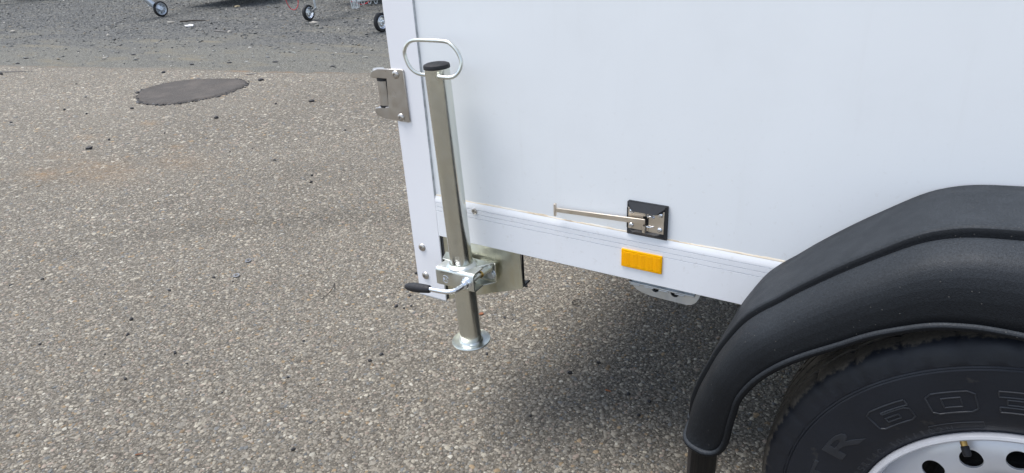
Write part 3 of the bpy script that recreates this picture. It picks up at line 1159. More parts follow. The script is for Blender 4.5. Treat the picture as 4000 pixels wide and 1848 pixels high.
# ------------------------------------------------------------------ amber reflector
bm = bmesh.new()
rx0, rx1, rz0, rz1 = 0, .0807, .5245, .5620
box(bm, rx0, rx1, -.0080, -.0046, rz0, rz1)
RF = obj('reflector', bm, 'amber_reflector', TR, bevel=.002, seg=3)
bm = bmesh.new()
for i in range(10):                                    # moulded prism columns in the lens, low herringbone
    x_ = rx0 + .0035 + i * .00740
    sg = .0030 if i % 2 else -.0030
    for j in range(17):
        z_ = rz0 + .0052 + j * .00165
        za, zb = z_ - sg * .5, z_ + sg * .5
        q = [(x_, za - .0007), (x_ + .0072, zb - .0007), (x_ + .0072, zb + .0007), (x_, za + .0007)]
        m4 = [bm.verts.new((a_, -.00805, b_)) for a_, b_ in q]
        c1, c2 = bm.verts.new((x_, -.0087, za)), bm.verts.new((x_ + .0072, -.0087, zb))
        bm.faces.new((m4[0], m4[1], c2, c1))
        bm.faces.new((c1, c2, m4[2], m4[3]))
obj('lens_prisms', bm, 'amber_reflector', RF, smooth=0)

# ------------------------------------------------------------------ galvanised chassis bracket under the rail
bm = bmesh.new()
op = [(.0085, .5080), (.0085, .4745), (.0110, .4660), (.0180, .4590), (.0300, .4545), (.0440, .4520), (.0750, .4506), (.1200, .4502), (.1290, .4525), (.1370, .4590), (.1420, .4680), (.1442, .4760), (.1442, .5080)]


def hole_plate(bm, outline, holes, y0, y1):
    res = []
    for y_ in (y0, y1):
        vs_ = [bm.verts.new((x_, y_, z_)) for x_, z_ in outline]
        es = [bm.edges.new((vs_[i], vs_[(i + 1) % len(vs_)])) for i in range(len(vs_))]
        hv = []
        for hx_, hz_, hr in holes:
            h = [bm.verts.new((hx_ + hr * cos(2 * pi * k / 18), y_, hz_ + hr * sin(2 * pi * k / 18))) for k in range(18)]
            es += [bm.edges.new((h[i], h[(i + 1) % 18])) for i in range(18)]
            hv.append(h)
        bmesh.ops.triangle_fill(bm, use_beauty=True, edges=es, normal=(0, 1, 0))
        res.append((vs_, hv))
    (a_, ha), (b_, hb) = res
    for i in range(len(a_)):
        j = (i + 1) % len(a_)
        bm.faces.new((a_[i], a_[j], b_[j], b_[i]))
    for p_, q_ in zip(ha, hb):
        for i in range(18):
            j = (i + 1) % 18
            bm.faces.new((p_[j], p_[i], q_[i], q_[j]))


hole_plate(bm, op, [(.0568, .4705, .0085), (.0960, .4695, .0085)], .0290, .0330)
CB = obj('chassis_bracket', bm, 'galvanised', TR, smooth=30)
bm = bmesh.new()
box(bm, .0050, .1360, .0200, .0288, .4745, .4785)
for x_ in (.008, .036, .066, .098):
    box(bm, x_, x_ + .02, .0205, .0287, .4715, .4744)
obj('bracket_flange', bm, 'galvanised', CB, bevel=.001)
obj('hole_backing', B(.020, .132, .0345, .075, .4555, .4738), 'brake_black', CB)  # added black backing, makes the bracket holes read as dark shade
obj('chassis_rail', B(-.30, X1, .0345, .075, .474, .4985), 'dark_metal', TR)

# ------------------------------------------------------------------ mudguard
XM = .655
Ap = [(.1935, .345), (.1935, .365), (.1950, .390), (.2040, .428), (.2160, .463), (.2280, .496), (.2440, .530), (.2650, .568), (.2860, .593), (.3090, .6145), (.3360, .6415), (.3800, .6810), (.4220, .7150),
      (.4610, .7445), (.4900, .7595), (.5240, .7690), (.5750, .7745), (.6150, .7770), (XM, .7780)]
Cp = [(.2360, .3450), (.2480, .3475), (.2590, .3540), (.2665, .3650), (.2705, .3770), (.2730, .3900), (.2750, .4130), (.2795, .4440), (.2830, .4660), (.2940, .4925), (.3100, .5185), (.3350, .5480), (.3660, .5755), (.4000, .6010), (.4370, .6290),
      (.4770, .6515), (.5020, .6625), (.5280, .6690), (.5530, .6725), (.5890, .6735), (.6250, .6735), (XM, .6735)]


def resample(pts, n):
    q = spline([(x_, 0, z_) for x_, z_ in pts], 8)
    d = [0]
    for a_, b_ in zip(q[:-1], q[1:]):
        d.append(d[-1] + (b_ - a_).length)
    out = []
    for k in range(n):
        s = d[-1] * k / (n - 1)
        i = min(len(q) - 2, max(0, np.searchsorted(d, s) - 1))
        f = (s - d[i]) / max(1e-9, d[i + 1] - d[i])
        out.append(q[i].lerp(q[i + 1], min(1, f)))
    return out


NS = 64
Aq, Cq = resample(Ap, NS), resample(Cp, NS)
secp = [(-.0052, .000), (-.040, -.006), (-.090, -.012), (-.140, -.010), (-.1500, -.012), (-.1540, -.006), (-.1562, .010), (-.1568, .070), (-.1578, .165), (-.1600, .185), (-.1622, .165), (-.1636, .120), (-.1660, .106), (-.1710, .106), (-.1765, .116), (-.1830, .138),
        (-.1910, .160), (-.1980, .190), (-.2045, .235), (-.2100, .300), (-.2150, .390), (-.2190, .510), (-.2220, .66), (-.2240, .84), (-.2255, 1.0)]
bm = bmesh.new()
grid = []
full = [(a_, c_) for a_, c_ in zip(Aq, Cq)] + [(Vector((2 * XM - a_.x, 0, a_.z)), Vector((2 * XM - c_.x, 0, c_.z))) for a_, c_ in list(zip(Aq, Cq))[-2::-1]]
for idx, (a_, c_) in enumerate(full):
    row = []
    for y_, s in secp:
        q = a_.lerp(c_, s)
        row.append(bm.verts.new((q.x, y_, q.z)))
    grid.append(row)
for A, Bq in zip(grid[:-1], grid[1:]):
    for i in range(len(secp) - 1):
        bm.faces.new((A[i], A[i + 1], Bq[i + 1], Bq[i]))
FD = obj('mudguard', bm, 'fender_plastic', TR, smooth=60, solid=.003)
bm = bmesh.new()
endA = [Vector((full[0][0].lerp(full[0][1], s).x, y_, full[0][0].lerp(full[0][1], s).z)) for y_, s in secp]
endB = [Vector((full[-1][0].lerp(full[-1][1], s).x, y_, full[-1][0].lerp(full[-1][1], s).z)) for y_, s in secp]
lip = [Vector((c_.x, -.2262, c_.z)) for a_, c_ in full]
path = endA[1:-1] + lip + endB[1:-1][::-1]
tube(bm, path, .0052, 12)
obj('mudguard_bead', bm, 'fender_plastic', FD, smooth=60)
bm = bmesh.new()
box(bm, .2080, .2150, -.205, -.02, .075, .352)
obj('mud_flap', bm, 'flap_rubber', TR, bevel=.002)

# ------------------------------------------------------------------ wheel
WC = Vector((.655, 0, .325))
bm = bmesh.new()
rod(bm, WC + Vector((0, -.150, 0)), WC + Vector((0, -.03, 0)), .118, n=48)
rod(bm, WC + Vector((0, -.192, 0)), WC + Vector((0, -.151, 0)), .034, .036, n=32)
WH = obj('wheel', bm, 'brake_black', TR)
bm = bmesh.new()
rod(bm, (WC.x, .02, WC.z + .03), (WC.x, 1.58, WC.z + .03), .04, n=20)
obj('axle', bm, 'dark_metal', TR)
bm = bmesh.new()
lathe(bm, [(0, -.08), (.19, -.08), (.31, -.085), (.333, -.06), (.333, .06), (.31, .085), (.19, .08), (0, .08)], (WC.x, 1.72, WC.z), (0, 1, 0), 48)
obj('road_wheel', bm, 'black_rubber', TR)
# tyre
half = [(.1890, -.186), (.1960, -.1935), (.2030, -.1975), (.2150, -.2010), (.2300, -.2035), (.2480, -.2050), (.2660, -.2052), (.2820, -.2042), (.2920, -.2030), (.2940, -.2016), (.2955, -.2028), (.2975, -.2012), (.2990, -.2022),
        (.3050, -.2008), (.3130, -.1985), (.3210, -.1950), (.3270, -.1905), (.3310, -.1850), (.3328, -.1790), (.3336, -.1700), (.3337, -.1640), (.3265, -.1625), (.3265, -.1570), (.3338, -.1555), (.3340, -.1400), (.3265, -.1385), (.3265, -.1330), (.3341, -.1315), (.3341, -.1200)]
mir = [(r_, -.240 - y_) for r_, y_ in half[::-1]][1:]
prof = [(r_, y_) for r_, y_ in half + mir]
NT_ = 288
bm = bmesh.new()
rings = []
for pi_, (r_, y_) in enumerate(prof):
    ring = []
    for k in range(NT_):
        th_ = 2 * pi * k / NT_
        rr, yy = r_, y_
        # tread shoulder cut by cross slots; fine ribs on the upper sidewall
        if r_ > .3205 and (k % 9) in (0,):
            rr -= .0028 if abs(y_ + .12) > .03 else 0
        if .298 < r_ <= .3205 and (k % 6) == 0:
            yy += .0013 if y_ < -.12 else -.0013
        ring.append(bm.verts.new((WC.x + rr * cos(th_), yy, WC.z + rr * sin(th_))))
    rings.append(ring)
for A, Bq in zip(rings[:-1], rings[1:]):
    for k in range(NT_):
        bm.faces.new((A[k], A[(k + 1) % NT_], Bq[(k + 1) % NT_], Bq[k]))
for ri, ring in enumerate(rings):                       # flat contact patch
    for v_ in ring:
        if v_.co.z < .0:
            v_.co.z = .0
obj('tyre', bm, 'tyre_rubber', WH, smooth=28)
# rim: flange, well and disc with hand holes
bm = bmesh.new()
lathe(bm, [(.1870, -.1800), (.1915, -.1860), (.1950, -.1930), (.1958, -.1990), (.1942, -.2025), (.1905, -.2035), (.1875, -.2015), (.1862, -.1975), (.1850, -.1880), (.1800, -.1790), (.1755, -.1720), (.1725, -.1600), (.1705, -.1480), (.1690, -.1300), (.1690, -.05),
           (.186, -.045)], WC, (0, 1, 0), 128)
RIMO = obj('rim', bm, 'rim_silver', WH, smooth=40)
bm = bmesh.new()
dp = [(.1702, -.1500), (.1660, -.1545), (.1600, -.1600), (.1500, -.1655), (.1350, -.1695), (.1200, -.1690), (.1060, -.1640), (.0950, -.1580), (.0800, -.1560), (.0600, -.1560), (.0500, -.1570)]
dq = dp + [(r_ - .001, y_ + .004) for r_, y_ in dp[::-1]]
lathe(bm, dq, WC, (0, 1, 0), 192, closed=True)
me = bpy.data.meshes.new('disc_tmp')
bmesh.ops.recalc_face_normals(bm, faces=bm.faces)
bm.to_mesh(me)
bm.free()
od = bpy.data.objects.new('disc_tmp', me)
COL.objects.link(od)
cb = bmesh.new()
for k in range(16):
    an = radians(122.3 + 22.5 * k)
    c_ = WC + Vector((cos(an) * .1345, 0, sin(an) * .1345))
    rod(cb, c_ + Vector((0, -.19, 0)), c_ + Vector((0, -.145, 0)), .0140, n=32)
for k in range(5):
    an = radians(90 + 72 * k)
    c_ = WC + Vector((cos(an) * .056, 0, sin(an) * .056))
bmesh.ops.recalc_face_normals(cb, faces=cb.faces)
mc = bpy.data.meshes.new('cut_tmp')
cb.to_mesh(mc)
cb.free()
oc = bpy.data.objects.new('cut_tmp', mc)
COL.objects.link(oc)
bo = od.modifiers.new('b', 'BOOLEAN')
bo.operation = 'DIFFERENCE'
bo.object = oc
bo.solver = 'EXACT'
dg = bpy.context.evaluated_depsgraph_get()
bm = bmesh.new()
mt = bpy.data.meshes.new_from_object(od.evaluated_get(dg))
bm.from_mesh(mt)
bpy.data.objects.remove(od)
bpy.data.objects.remove(oc)
obj('wheel_disc', bm, 'rim_silver', WH, smooth=40, bevel=.0012)
# valve
an = radians(121.3)
rd = Vector((cos(an), 0, sin(an)))
v0 = WC + rd * .1745 + Vector((0, -.168, 0))
v1 = WC + rd * .1500 + Vector((0, -.186, 0))
bm = bmesh.new()
rod(bm, v0, v0.lerp(v1, .22), .0068, .0050, 18)
VS = obj('valve_stem', bm, 'grip_rubber', WH)
obj('valve_body', rod(bmesh.new(), v0.lerp(v1, .2), v0.lerp(v1, .52), .0043, n=18), 'brass', WH)
bm = bmesh.new()
lathe(bm, [(.0048, 0), (.0052, .001), (.0052, .011), (.0042, .0135), (0, .014)], v0.lerp(v1, .5), v1 - v0, 18)
obj('valve_cap', bm, 'grip_rubber', WH)


# raised lettering bent round the sidewall
def letter_mesh(ch, outline):
    cu = bpy.data.curves.new('txt', 'FONT')
    cu.body = ch
    cu.size = 1
    cu.resolution_u = 3
    if outline:
        cu.fill_mode = 'NONE'
        cu.bevel_depth = .028
        cu.bevel_resolution = 1
    else:
        cu.extrude = .02
        cu.bevel_depth = .02
        cu.bevel_resolution = 1
    o_ = bpy.data.objects.new('txt', cu)
    COL.objects.link(o_)
    dg_ = bpy.context.evaluated_depsgraph_get()
    m_ = bpy.data.meshes.new_from_object(o_.evaluated_get(dg_))
    bpy.data.objects.remove(o_)
    bpy.data.curves.remove(cu)
    return m_


def side_y(r_):
    hs_ = half
    for (ra, ya), (rb, yb_) in zip(hs_[:-1], hs_[1:]):
        if ra <= r_ <= rb:
            return ya + (yb_ - ya) * (r_ - ra) / (rb - ra)
    return -.205


def sidewall_text(bm, ch, deg, width_deg, r0, r1, outline=False, dep=.0012):
    m_ = letter_mesh(ch, outline)
    co = np.array([v_.co for v_ in m_.vertices])
    lo, hi = co.min(0), co.max(0)
    idx = []
    for c_ in co:
        u_ = (c_[0] - lo[0]) / (hi[0] - lo[0]) - .5
        v_ = (c_[1] - lo[1]) / (hi[1] - lo[1])
        an_ = radians(deg - u_ * width_deg)
        rr = r0 + v_ * (r1 - r0)
        hgt = (c_[2] - lo[2]) / max(1e-6, hi[2] - lo[2])
        idx.append(bm.verts.new((WC.x + rr * cos(an_), side_y(rr) + .0004 - dep * hgt, WC.z + rr * sin(an_))))
    for p_ in m_.polygons:
        try:
            bm.faces.new([idx[i] for i in p_.vertices])
        except ValueError:
            pass
    bpy.data.meshes.remove(m_)


bm = bmesh.new()
sidewall_text(bm, 'T', 172, 10.5, .2345, .2640)
sidewall_text(bm, 'R', 154.8, 14, .2345, .2640)
DIG = {'6': [[(1, 1), (.12, 1), (0, .88), (0, .12), (.12, 0), (.88, 0), (1, .12), (1, .55), (.88, .66), (.32, .66), (.32, .74), (1, .74)],
             [(.32, .24), (.68, .24), (.68, .44), (.32, .44)]],
       '0': [[(.14, 1), (.86, 1), (1, .86), (1, .14), (.86, 0), (.14, 0), (0, .14), (0, .86)], [(.30, .28), (.70, .28), (.70, .72), (.30, .72)]],
       '3': [[(0, 1), (.88, 1), (1, .88), (1, .12), (.88, 0), (0, 0), (0, .26), (.66, .26), (.66, .38), (.15, .38), (.15, .62), (.66, .62), (.66, .74), (0, .74)]]}
for ch, dg_ in (('6', 135.0), ('0', 117.2), ('3', 99.4)):
    for lp in DIG[ch]:
        pa = []
        for (ua, va), (ub, vb) in zip(lp, lp[1:] + lp[:1]):
            for k in range(5):
                u_, v_ = ua + (ub - ua) * k / 5, va + (vb - va) * k / 5
                rr, an_ = .2330 + v_ * .0315, radians(dg_ + 6.2 - u_ * 12.4)
                pa.append(Vector((WC.x + rr * cos(an_), side_y(rr) - .0002, WC.z + rr * sin(an_))))
        pa.append(pa[0])
        tube(bm, pa, .0012, 6, False)
for k, ch in enumerate('195R14C 104/102N'):
    if ch != ' ':
        sidewall_text(bm, ch, 168 - k * 3.1, {'1': .9, '/': 1.4}.get(ch, 2.1), .2015, .2115, False, .0007)
# oval frame beside the small lettering
fr = []
for k in range(41):
    s = k / 40
    fr.append((127.5 - 17 * s, .2155))
for k in range(41):
    fr.append((110.5 + 17 * k / 40, .2035))
fr.append(fr[0])
tube(bm, [Vector((WC.x + r_ * cos(radians(a_)), side_y(r_) - .0001, WC.z + r_ * sin(radians(a_)))) for a_, r_ in fr], .0005, 6, False)
obj('tyre_lettering', bm, 'letter_rubber', WH, smooth=30, centre=WC + Vector((0, -.12, 0)))

# ================================================================== parked trailers behind
AXB = Vector((-.21, .978, 0)).normalized()             # towards the back of a parked trailer
AXR = Vector((.978, .21, 0)).normalized()


def parked(cx, cy, wheel_yaw, view, R_, label, rim_kind, fork_pts, pole, extra, body=1.15):
    base = Vector((cx, cy, -.008))
    T = empty('parked_trailer', base, label, 'trailer', 'trailers parked on the gravel')
    n = Vector((cx - .45, cy + 1.07, 0)).normalized()
    side = Vector((n.y, -n.x, 0))

    def P(s, z, d=0.0):
        return base + side * s + n * d + Vector((0, 0, z))
    ay = (-n * cos(wheel_yaw) + side * sin(wheel_yaw)).normalized()      # the face we see
    hub = P(view[0], R_)
    wd = .045
    bm = bmesh.new()
    lathe(bm, [(R_ * .70, -wd * .45), (R_ * .80, -wd * .52), (R_ * .93, -wd * .5), (R_, -wd * .3), (R_, wd * .3), (R_ * .93, wd * .5), (R_ * .80, wd * .52), (R_ * .70, wd * .45)], hub - ay * wd * .5, ay, 48, closed=True)
    JW = obj('jockey_wheel', bm, 'black_rubber', T)
    bm = bmesh.new()
    if rim_kind == 'spoked':
        lathe(bm, [(R_ * .70, -wd * .46), (R_ * .78, wd * .50), (R_ * .74, wd * .52), (R_ * .64, wd * .3), (R_ * .62, -wd * .4)], hub - ay * wd * .5, ay, 48, closed=True)
        u_, v_, d_ = frame(ay)
        for k in range(8):
            an_ = 2 * pi * k / 8 + .2
            e = u_ * cos(an_) + v_ * sin(an_)
            rod(bm, hub - ay * wd * .4 + e * R_ * .12, hub - ay * wd * .4 + e * R_ * .66, .010, .007, 8)
        rod(bm, hub - ay * wd, hub + ay * .012, R_ * .17, n=20)
        lathe(bm, [(0, -.036), (R_ * .66, -.036), (R_ * .66, -.030), (0, -.030)], hub, ay, 40)
    else:
        lathe(bm, [(R_ * .70, -.040), (R_ * .70, .001), (R_ * .67, .003), (R_ * .62, -.004), (R_ * .50, -.016), (R_ * .30, -.014), (R_ * .24, .004), (R_ * .12, .008), (0, .008)], hub, ay, 40)
    obj('jockey_rim', bm, 'galvanised' if rim_kind == 'spoked' else 'bright_zinc', JW)
    bm = bmesh.new()
    f0, f1, fw = fork_pts
    fa, fb = hub + ay * .014, P(*f1) + ay * .014
    dirv = (fb - fa).normalized()
    sv = dirv.cross(ay).normalized()
    for off in (0, -wd - .028):
        q = []
        for e, w_ in ((fa - dirv * .012, fw * .55), (fb, fw)):
            for s_ in (1, -1):
                for t2 in (0, .004):
                    q.append(bm.verts.new(e + sv * w_ * .5 * s_ + ay * (t2 + off)))
        for f in ((0, 1, 3, 2), (4, 6, 7, 5), (0, 4, 5, 1), (2, 3, 7, 6), (0, 2, 6, 4), (1, 5, 7, 3)):
            bm.faces.new([q[i] for i in f])
    rod(bm, hub - ay * (wd + .02), hub + ay * .024, .008, n=12)
    obj('jockey_fork', bm, 'galvanised', JW)
    pa, pb, pr = pole
    bm = bmesh.new()
    rod(bm, P(*pa), P(*pb), pr, n=24)
    obj('jockey_pole', bm, 'galvanised', JW)
    top = P(*pb)
    # drawbar and body
    bm = bmesh.new()
    zb_ = extra.get('drawbar_z', .43)
    d0 = top - AXB * .35 + AXR * extra.get('off', .10)
    for s_ in (-.03, .03):
        a_ = d0 + AXR * s_
        b_ = d0 + AXB * (1.8 + body) + AXR * s_ * 10
        q = []
        for e in (a_, b_):
            for z_ in (zb_, zb_ + .06):
                for w_ in (-.022, .022):
                    q.append(bm.verts.new((e.x + AXR.x * w_, e.y + AXR.y * w_, z_)))
        for f in ((0, 1, 3, 2), (4, 6, 7, 5), (0, 4, 5, 1), (2, 3, 7, 6), (0, 2, 6, 4), (1, 5, 7, 3)):
            bm.faces.new([q[i] for i in f])
    obj('drawbar', bm, 'galvanised', T)
    bx = Vector((cx, cy, 0)) + AXB * body

    def ob(name, r0, r1, b0, b1, z0, z1, mat):
        bm = bmesh.new()
        q = []
        for z_ in (z0, z1):
            for r_, b_ in ((r0, b0), (r1, b0), (r1, b1), (r0, b1)):
                w_ = bx + AXR * r_ + AXB * b_
                q.append(bm.verts.new((w_.x, w_.y, z_)))
        for f in ((0, 3, 2, 1), (4, 5, 6, 7), (0, 1, 5, 4), (1, 2, 6, 5), (2, 3, 7, 6), (3, 0, 4, 7)):
            bm.faces.new([q[i] for i in f])
        return obj(name, bm, mat, T, bevel=.01)
    ob('body', -.75, .75, 0, 2.6, .47, 1.25, 'parked_white')
    ob('floor', -.74, .74, .02, 2.58, .42, .468, 'parked_floor')
    for s_ in (-1, 1):
        c_ = bx + AXB * 1.5 + AXR * s_ * .86
        bm = bmesh.new()
        lathe(bm, [(0, -.08), (.17, -.08), (.29, -.085), (.31, -.06), (.31, .06), (.29, .085), (.17, .08), (0, .08)], (c_.x, c_.y, .302), AXR, 40)
        obj('road_wheel', bm, 'black_rubber', T)
    return T, P


T1, P1 = parked(-10.169, 5.473, radians(33), (.036, .121), .117, 'parked trailer whose jockey wheel has a pale spoked rim, farthest left', 'spoked',
                (None, (-.085, .210), .080), ((-.070, .19, -.03), (-.20, .36, -.03), .044), {'off': .0}, 1.05)
T2, P2 = parked(-6.968, 5.603, radians(48), (.017, .106), .104, 'parked trailer with upright jockey wheel and a red cable hanging beside it', 'disc',
                (None, (.100, .155), .036), ((.104, .150, .03), (.094, .62, .03), .016), {'off': 0.0}, 1.6)
bm = bmesh.new()
tube(bm, spline([P2(-.275, .42), P2(-.262, .33), P2(-.250, .25), P2(-.222, .185), P2(-.180, .158), P2(-.140, .175), P2(-.112, .225), P2(-.102, .30), P2(-.100, .43)], 6), .0052, 10)
obj('breakaway_cable', bm, 'red_cable', T2)
T3, P3 = parked(-5.185, 5.033, radians(46), (.036, .108), .107, 'parked trailer with galvanised coupling half hidden behind the white corner post', 'disc',
                (None, (.13, .17), .04), ((.13, .16, .03), (.13, .62, .03), .024), {'off': -.20, 'drawbar_z': .365}, 1.9)
bm = bmesh.new()
for s0, s1 in ((-.290, -.262), (-.258, -.214)):
    w_ = s1 - s0
    path = [P3(s0, .37), P3(s0 + w_ * .25, .310), P3(s0 + w_ * .35, .288), P3(s0 + w_ * .6, .282), P3(s0 + w_ * .8, .295), P3(s0 + w_ * .95, .335), P3(s1, .37)]
    tube(bm, spline(path, 4), .0058, 8)
    tube(bm, spline([q + Vector((-.02, .05, 0)) for q in path], 4), .0058, 8)
obj('coupling_bracket', bm, 'galvanised', T3)
bm = bmesh.new()
a_, b_ = P3(-.205, .349), P3(.16, .352)
vv = []
for e in (a_, b_):
    for dz in (0, .08):
        for dy in (0, .07):
            vv.append(bm.verts.new(e + Vector((0, dy, dz))))
for f in ((0, 1, 3, 2), (4, 6, 7, 5), (0, 4, 5, 1), (2, 3, 7, 6), (0, 2, 6, 4), (1, 5, 7, 3)):
    bm.faces.new([vv[i] for i in f])
obj('coupling_body', bm, 'galvanised', T3, bevel=.008)
bm = bmesh.new()
tube(bm, spline([P3(-.29, .36), P3(-.24, .34, .1), P3(-.18, .30, .2), P3(-.10, .315, .22), P3(-.06, .37, .2)], 6), .005, 8)
obj('breakaway_cable', bm, 'red_cable', T3)
bm = bmesh.new()
for s_, z_ in ((-.175, .318), (-.10, .322), (-.03, .318)):
    tube(bm, spline([P3(s_, .355, .03), P3(s_ + .012, z_, .03), P3(s_ + .030, z_ - .004, .03), P3(s_ + .042, .355, .03)], 4), .005, 8)
obj('coupling_bracket', bm, 'galvanised', T3)
T4, P4 = parked(-17.15, 6.15, radians(40), (0, .11), .11, 'parked trailer at the far upper left corner, mostly out of view', 'disc',
                (None, (.09, .17), .04), ((.09, .16), (.09, .6), .02), {}, .75)


# ================================================================== litter and loose stones
def rock(name, x, y, sx, sy, sz, mat, z0=0.0, rz=None, flat=0.5):
    bm = bmesh.new()
    bmesh.ops.create_icosphere(bm, subdivisions=1, radius=1)
    for v_ in bm.verts:
        v_.co *= random.uniform(.78, 1.12)
    rz = random.uniform(0, pi) if rz is None else rz
    bmesh.ops.transform(bm, verts=bm.verts, matrix=Matrix.Translation((x, y, z0 + sz * flat)) @ Matrix.Rotation(rz, 4, 'Z') @ Matrix.Diagonal((sx, sy, sz, 1)))
    return obj(name, bm, mat, smooth=25)


CH = [(-5.646, 2.566, .030), (-4.391, 2.64, .034), (-3.377, 2.257, .030), (-3.848, .899, .030), (-3.683, 1.678, .022), (-3.926, 1.066, .014), (-3.591, 2.111, .014), (-2.597, 1.799, .011),
      (-2.554, 1.21, .012), (-2.938, 1.215, .010), (-2.168, 1.12, .011), (-2.098, 1.048, .013), (-2.86, 1.309, .008), (-3.704, 1.305, .012), (-5.113, 1.028, .016), (-4.789, 1.392, .014), (-5.098, 1.391, .014),
      (-5.38, 1.705, .014), (-6.028, 1.971, .014), (-4.581, 1.616, .02), (-7.38, 1.957, .03),
      (-1.675, .173, .010), (-1.741, .038, .010), (-1.678, -.143, .011), (-1.598, -.204, .010), (-1.362, -.195, .010), (-1.376, -.343, .007), (-1.585, .188, .006), (-1.054, .035, .007), (-.798, .052, .009), (-.79, .093, .009),
      (-1.558, -.301, .006), (-1.807, -.369, .008), (-2.343, -.214, .008), (-2.277, -.133, .009), (-1.066, -.25, .005), (-.953, -.116, .006), (-.715, -.311, .008), (-1.278, -.212, .006),
      (-.932, .395, .009), (-.929, .322, .010), (-.898, .324, .006), (-.887, .348, .007), (-.572, .424, .008), (-.543, .428, .006), (-.514, .236, .008), (-1.014, .531, .009),
      (-.261, .266, .0105), (-.086, .256, .009), (-.211, .344, .009), (-.028, .254, .008), (-.268, .064, .006), (-.031, .192, .008), (-.614, .627, .013)]
SPEC = {(-1.675, .173): 'black chip on the paving left of the two washers',
        (-1.585, .188): 'tiny black chip on the paving just under the nearer washer',
        (-1.014, .531): 'black chip showing past the outer edge of the white corner post',
        (-.932, .395): 'black chip on the paving closest to the bottom of the corner post',
        (-.898, .324): 'tiny black chip right beside the black stone below the crank grip',
        (-.514, .236): 'black chip on the paving just below the round foot plate',
        (-.572, .424): 'black chip right of the stand leg, below the support plate, the larger of two',
        (-.543, .428): 'tiny black chip right of the stand leg, below the support plate, the smaller of two',
        (-.798, .052): 'black chip left of the foot plate, the nearer one of two',
        (-.79, .093): 'black chip left of the foot plate, the farther one of two',
        (-7.38, 1.957): 'black chip at the left edge beside the thin grey twig',
        (-4.391, 2.64): 'flat black chip on the paving just right of the dark oval patch',
        (-5.646, 2.566): 'flat black chip on the paving between oval patch and gravel edge',
        (-3.377, 2.257): 'black chip on the pale paving nearest to the steel door hinge',
        (-3.848, .899): 'large black chip lying just above the orange rust stain on the paving',
        (-3.683, 1.678): 'black chip on the paving below the right end of the oval patch',
        (-.614, .627): 'black chip lying beside the support plate, under the trailer edge',
        (-.929, .322): 'black stone on the paving directly below the crank grip'}
for x_, y_, r_ in CH:
    o = rock('stone_chip', x_, y_, r_ * .85, r_ * .85 * random.uniform(.55, .85), r_ * random.uniform(.4, .65), 'stone_black')
    lab = SPEC.get((x_, y_), 'small black stone chip lying loose on the pebbled paving')
    tag(o, lab, 'stone', 'black chips scattered on the paving')
GC = [(-7.06, 3.124), (-8.264, 2.587), (-7.986, 2.378), (-5.79, 2.962), (-5.45, 3.137), (-4.985, 3.307), (-4.234, 3.319)]
for x_, y_ in GC:
    o = rock('rubber_chip', x_, y_, .034, .016, .009, 'stone_black', -.010, rz=radians(random.uniform(-5, 40)))
    tag(o, 'thin black chip lying on the sandy gravel near the paving edge', 'chip', 'black chips on the gravel')
for (x_, y_, r_), lab in (((-11.158, 3.76, .04), 'white stone at the left on the grey gravel'), ((-8.949, 3.929, .038), 'pinkish white stone on gravel, nearest below the spoked jockey wheel'),
                          ((-7.148, 2.855, .03), 'pale stone with a dark side on the sandy gravel strip')):
    tag(rock('pale_stone', x_, y_, r_, r_ * .7, r_ * .6, 'stone_pale', -.010), lab, 'stone', 'pale stones on the gravel')
tag(rock('pale_stone', -7.30, 4.56, .03, .024, .02, 'stone_pale', -.01), 'round cream pebble at the end of the pale stick', 'stone', 'pale stones on the gravel')
tag(rock('pale_stone', -6.62, 5.35, .075, .035, .03, 'stone_pale', -.01, rz=.7), 'long cream stone beside the upright jockey wheel', 'stone', 'pale stones on the gravel')
tag(rock('yellow_scrap', -9.864, 6.69, .06, .035, .02, 'straw', -.01, rz=.3), 'pale yellow scrap lying in shade under a parked trailer', 'scrap')
tag(rock('slate_piece', -4.71, 2.80, .060, .016, .006, 'slate', 0, rz=radians(42)), 'long flat grey stone lying at the paving edge', 'stone')
tag(rock('leaf', -.65, .409, .011, .008, .003, 'leaf_orange', .001), 'dry orange leaf on the paving between post and tube', 'leaf')
# crumpled white scrap
bm = bmesh.new()
bmesh.ops.create_icosphere(bm, subdivisions=2, radius=1)
for v_ in bm.verts:
    v_.co *= random.uniform(.6, 1.2)
bmesh.ops.transform(bm, verts=bm.verts, matrix=Matrix.Translation((-8.434, 4.786, .008)) @ Matrix.Rotation(.6, 4, 'Z') @ Matrix.Diagonal((.075, .04, .022, 1)))
tag(obj('paper_scrap', bm, 'paper_white', smooth=0), 'crumpled white paper scrap on the grey gravel', 'paper')


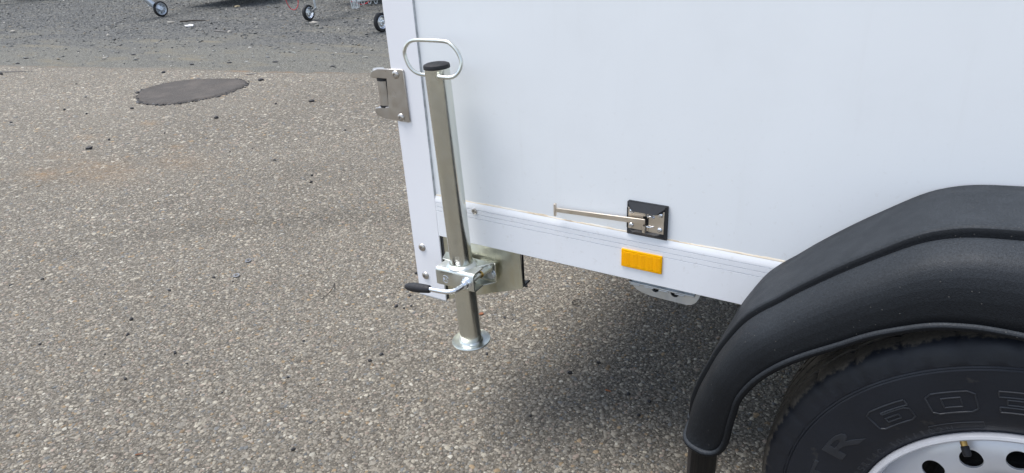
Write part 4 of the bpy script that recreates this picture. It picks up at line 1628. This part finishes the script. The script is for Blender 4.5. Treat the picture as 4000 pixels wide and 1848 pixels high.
def stick(name, pts, r, mat, label, cat):
    bm = bmesh.new()
    q = spline(pts, 6)
    tube(bm, q, [r * (1 - .6 * i / len(q)) for i in range(len(q))], 7)
    return tag(obj(name, bm, mat), label, cat)


stick('twig', [(-1.229, .341, .004), (-1.197, .30, .011), (-1.188, .27, .009), (-1.19, .242, .003)], .0018, 'wood_dark', 'thin curved dark twig on the paving left of the crank handle', 'twig')
stick('stick', [(-9.12, 5.10, 0), (-8.95, 5.19, .008), (-8.78, 5.28, .0)], .014, 'wood_dark', 'straight black stick lying on the gravel', 'stick')
stick('stick', [(-9.25, 4.985, 0), (-9.14, 5.03, .004)], .016, 'stone_pale', 'short white stick on gravel below the spoked wheel', 'stick')
stick('stick', [(-7.62, 4.59, -.002), (-7.34, 4.566, .0)], .012, 'slate', 'pale grey stick with a cream pebble at its end', 'stick')
stick('twig', [(-.144, .243, .003), (-.128, .242, .004)], .0025, 'leaf_orange', 'small orange twig on the paving under the bottom rail', 'twig')
stick('twig', [(-1.048, -.512, .003), (-1.035, -.501, .004)], .0018, 'leaf_orange', 'tiny orange twig near the bottom edge of the paving', 'twig')
stick('twig', [(-7.75, 1.95, .003), (-7.45, 2.05, .006), (-7.2, 2.16, .003)], .008, 'slate', 'long thin grey twig at the left by the gravel edge', 'twig')
for x_, y_, lab in ((-1.666, .321, 'zinc washer on the paving, the farther of two'), (-1.606, .22, 'zinc washer on the paving, the nearer of two')):
    bm = bmesh.new()
    lathe(bm, [(.0055, 0), (.0118, 0), (.0118, .0022), (.0055, .0022)], (x_, y_, .0045), (.1, -.15, 1), 28, closed=True)
    tag(obj('washer', bm, 'inner_metal'), lab, 'washer', 'washers on the paving')
bm = bmesh.new()
tube(bm, [Vector((-.411 + .013 * cos(a_), .602 + .013 * sin(a_), .006 + .003 * sin(a_ + 1))) for a_ in np.linspace(0, 2 * pi * .93, 26)], .0015, 8)
tag(obj('wire_ring', bm, 'wood_dark'), 'dark open wire ring lying on the paving in shade under the trailer', 'ring')

S.render.engine = 'CYCLES'
S.cycles.use_denoising = True
S.cycles.max_bounces = 8
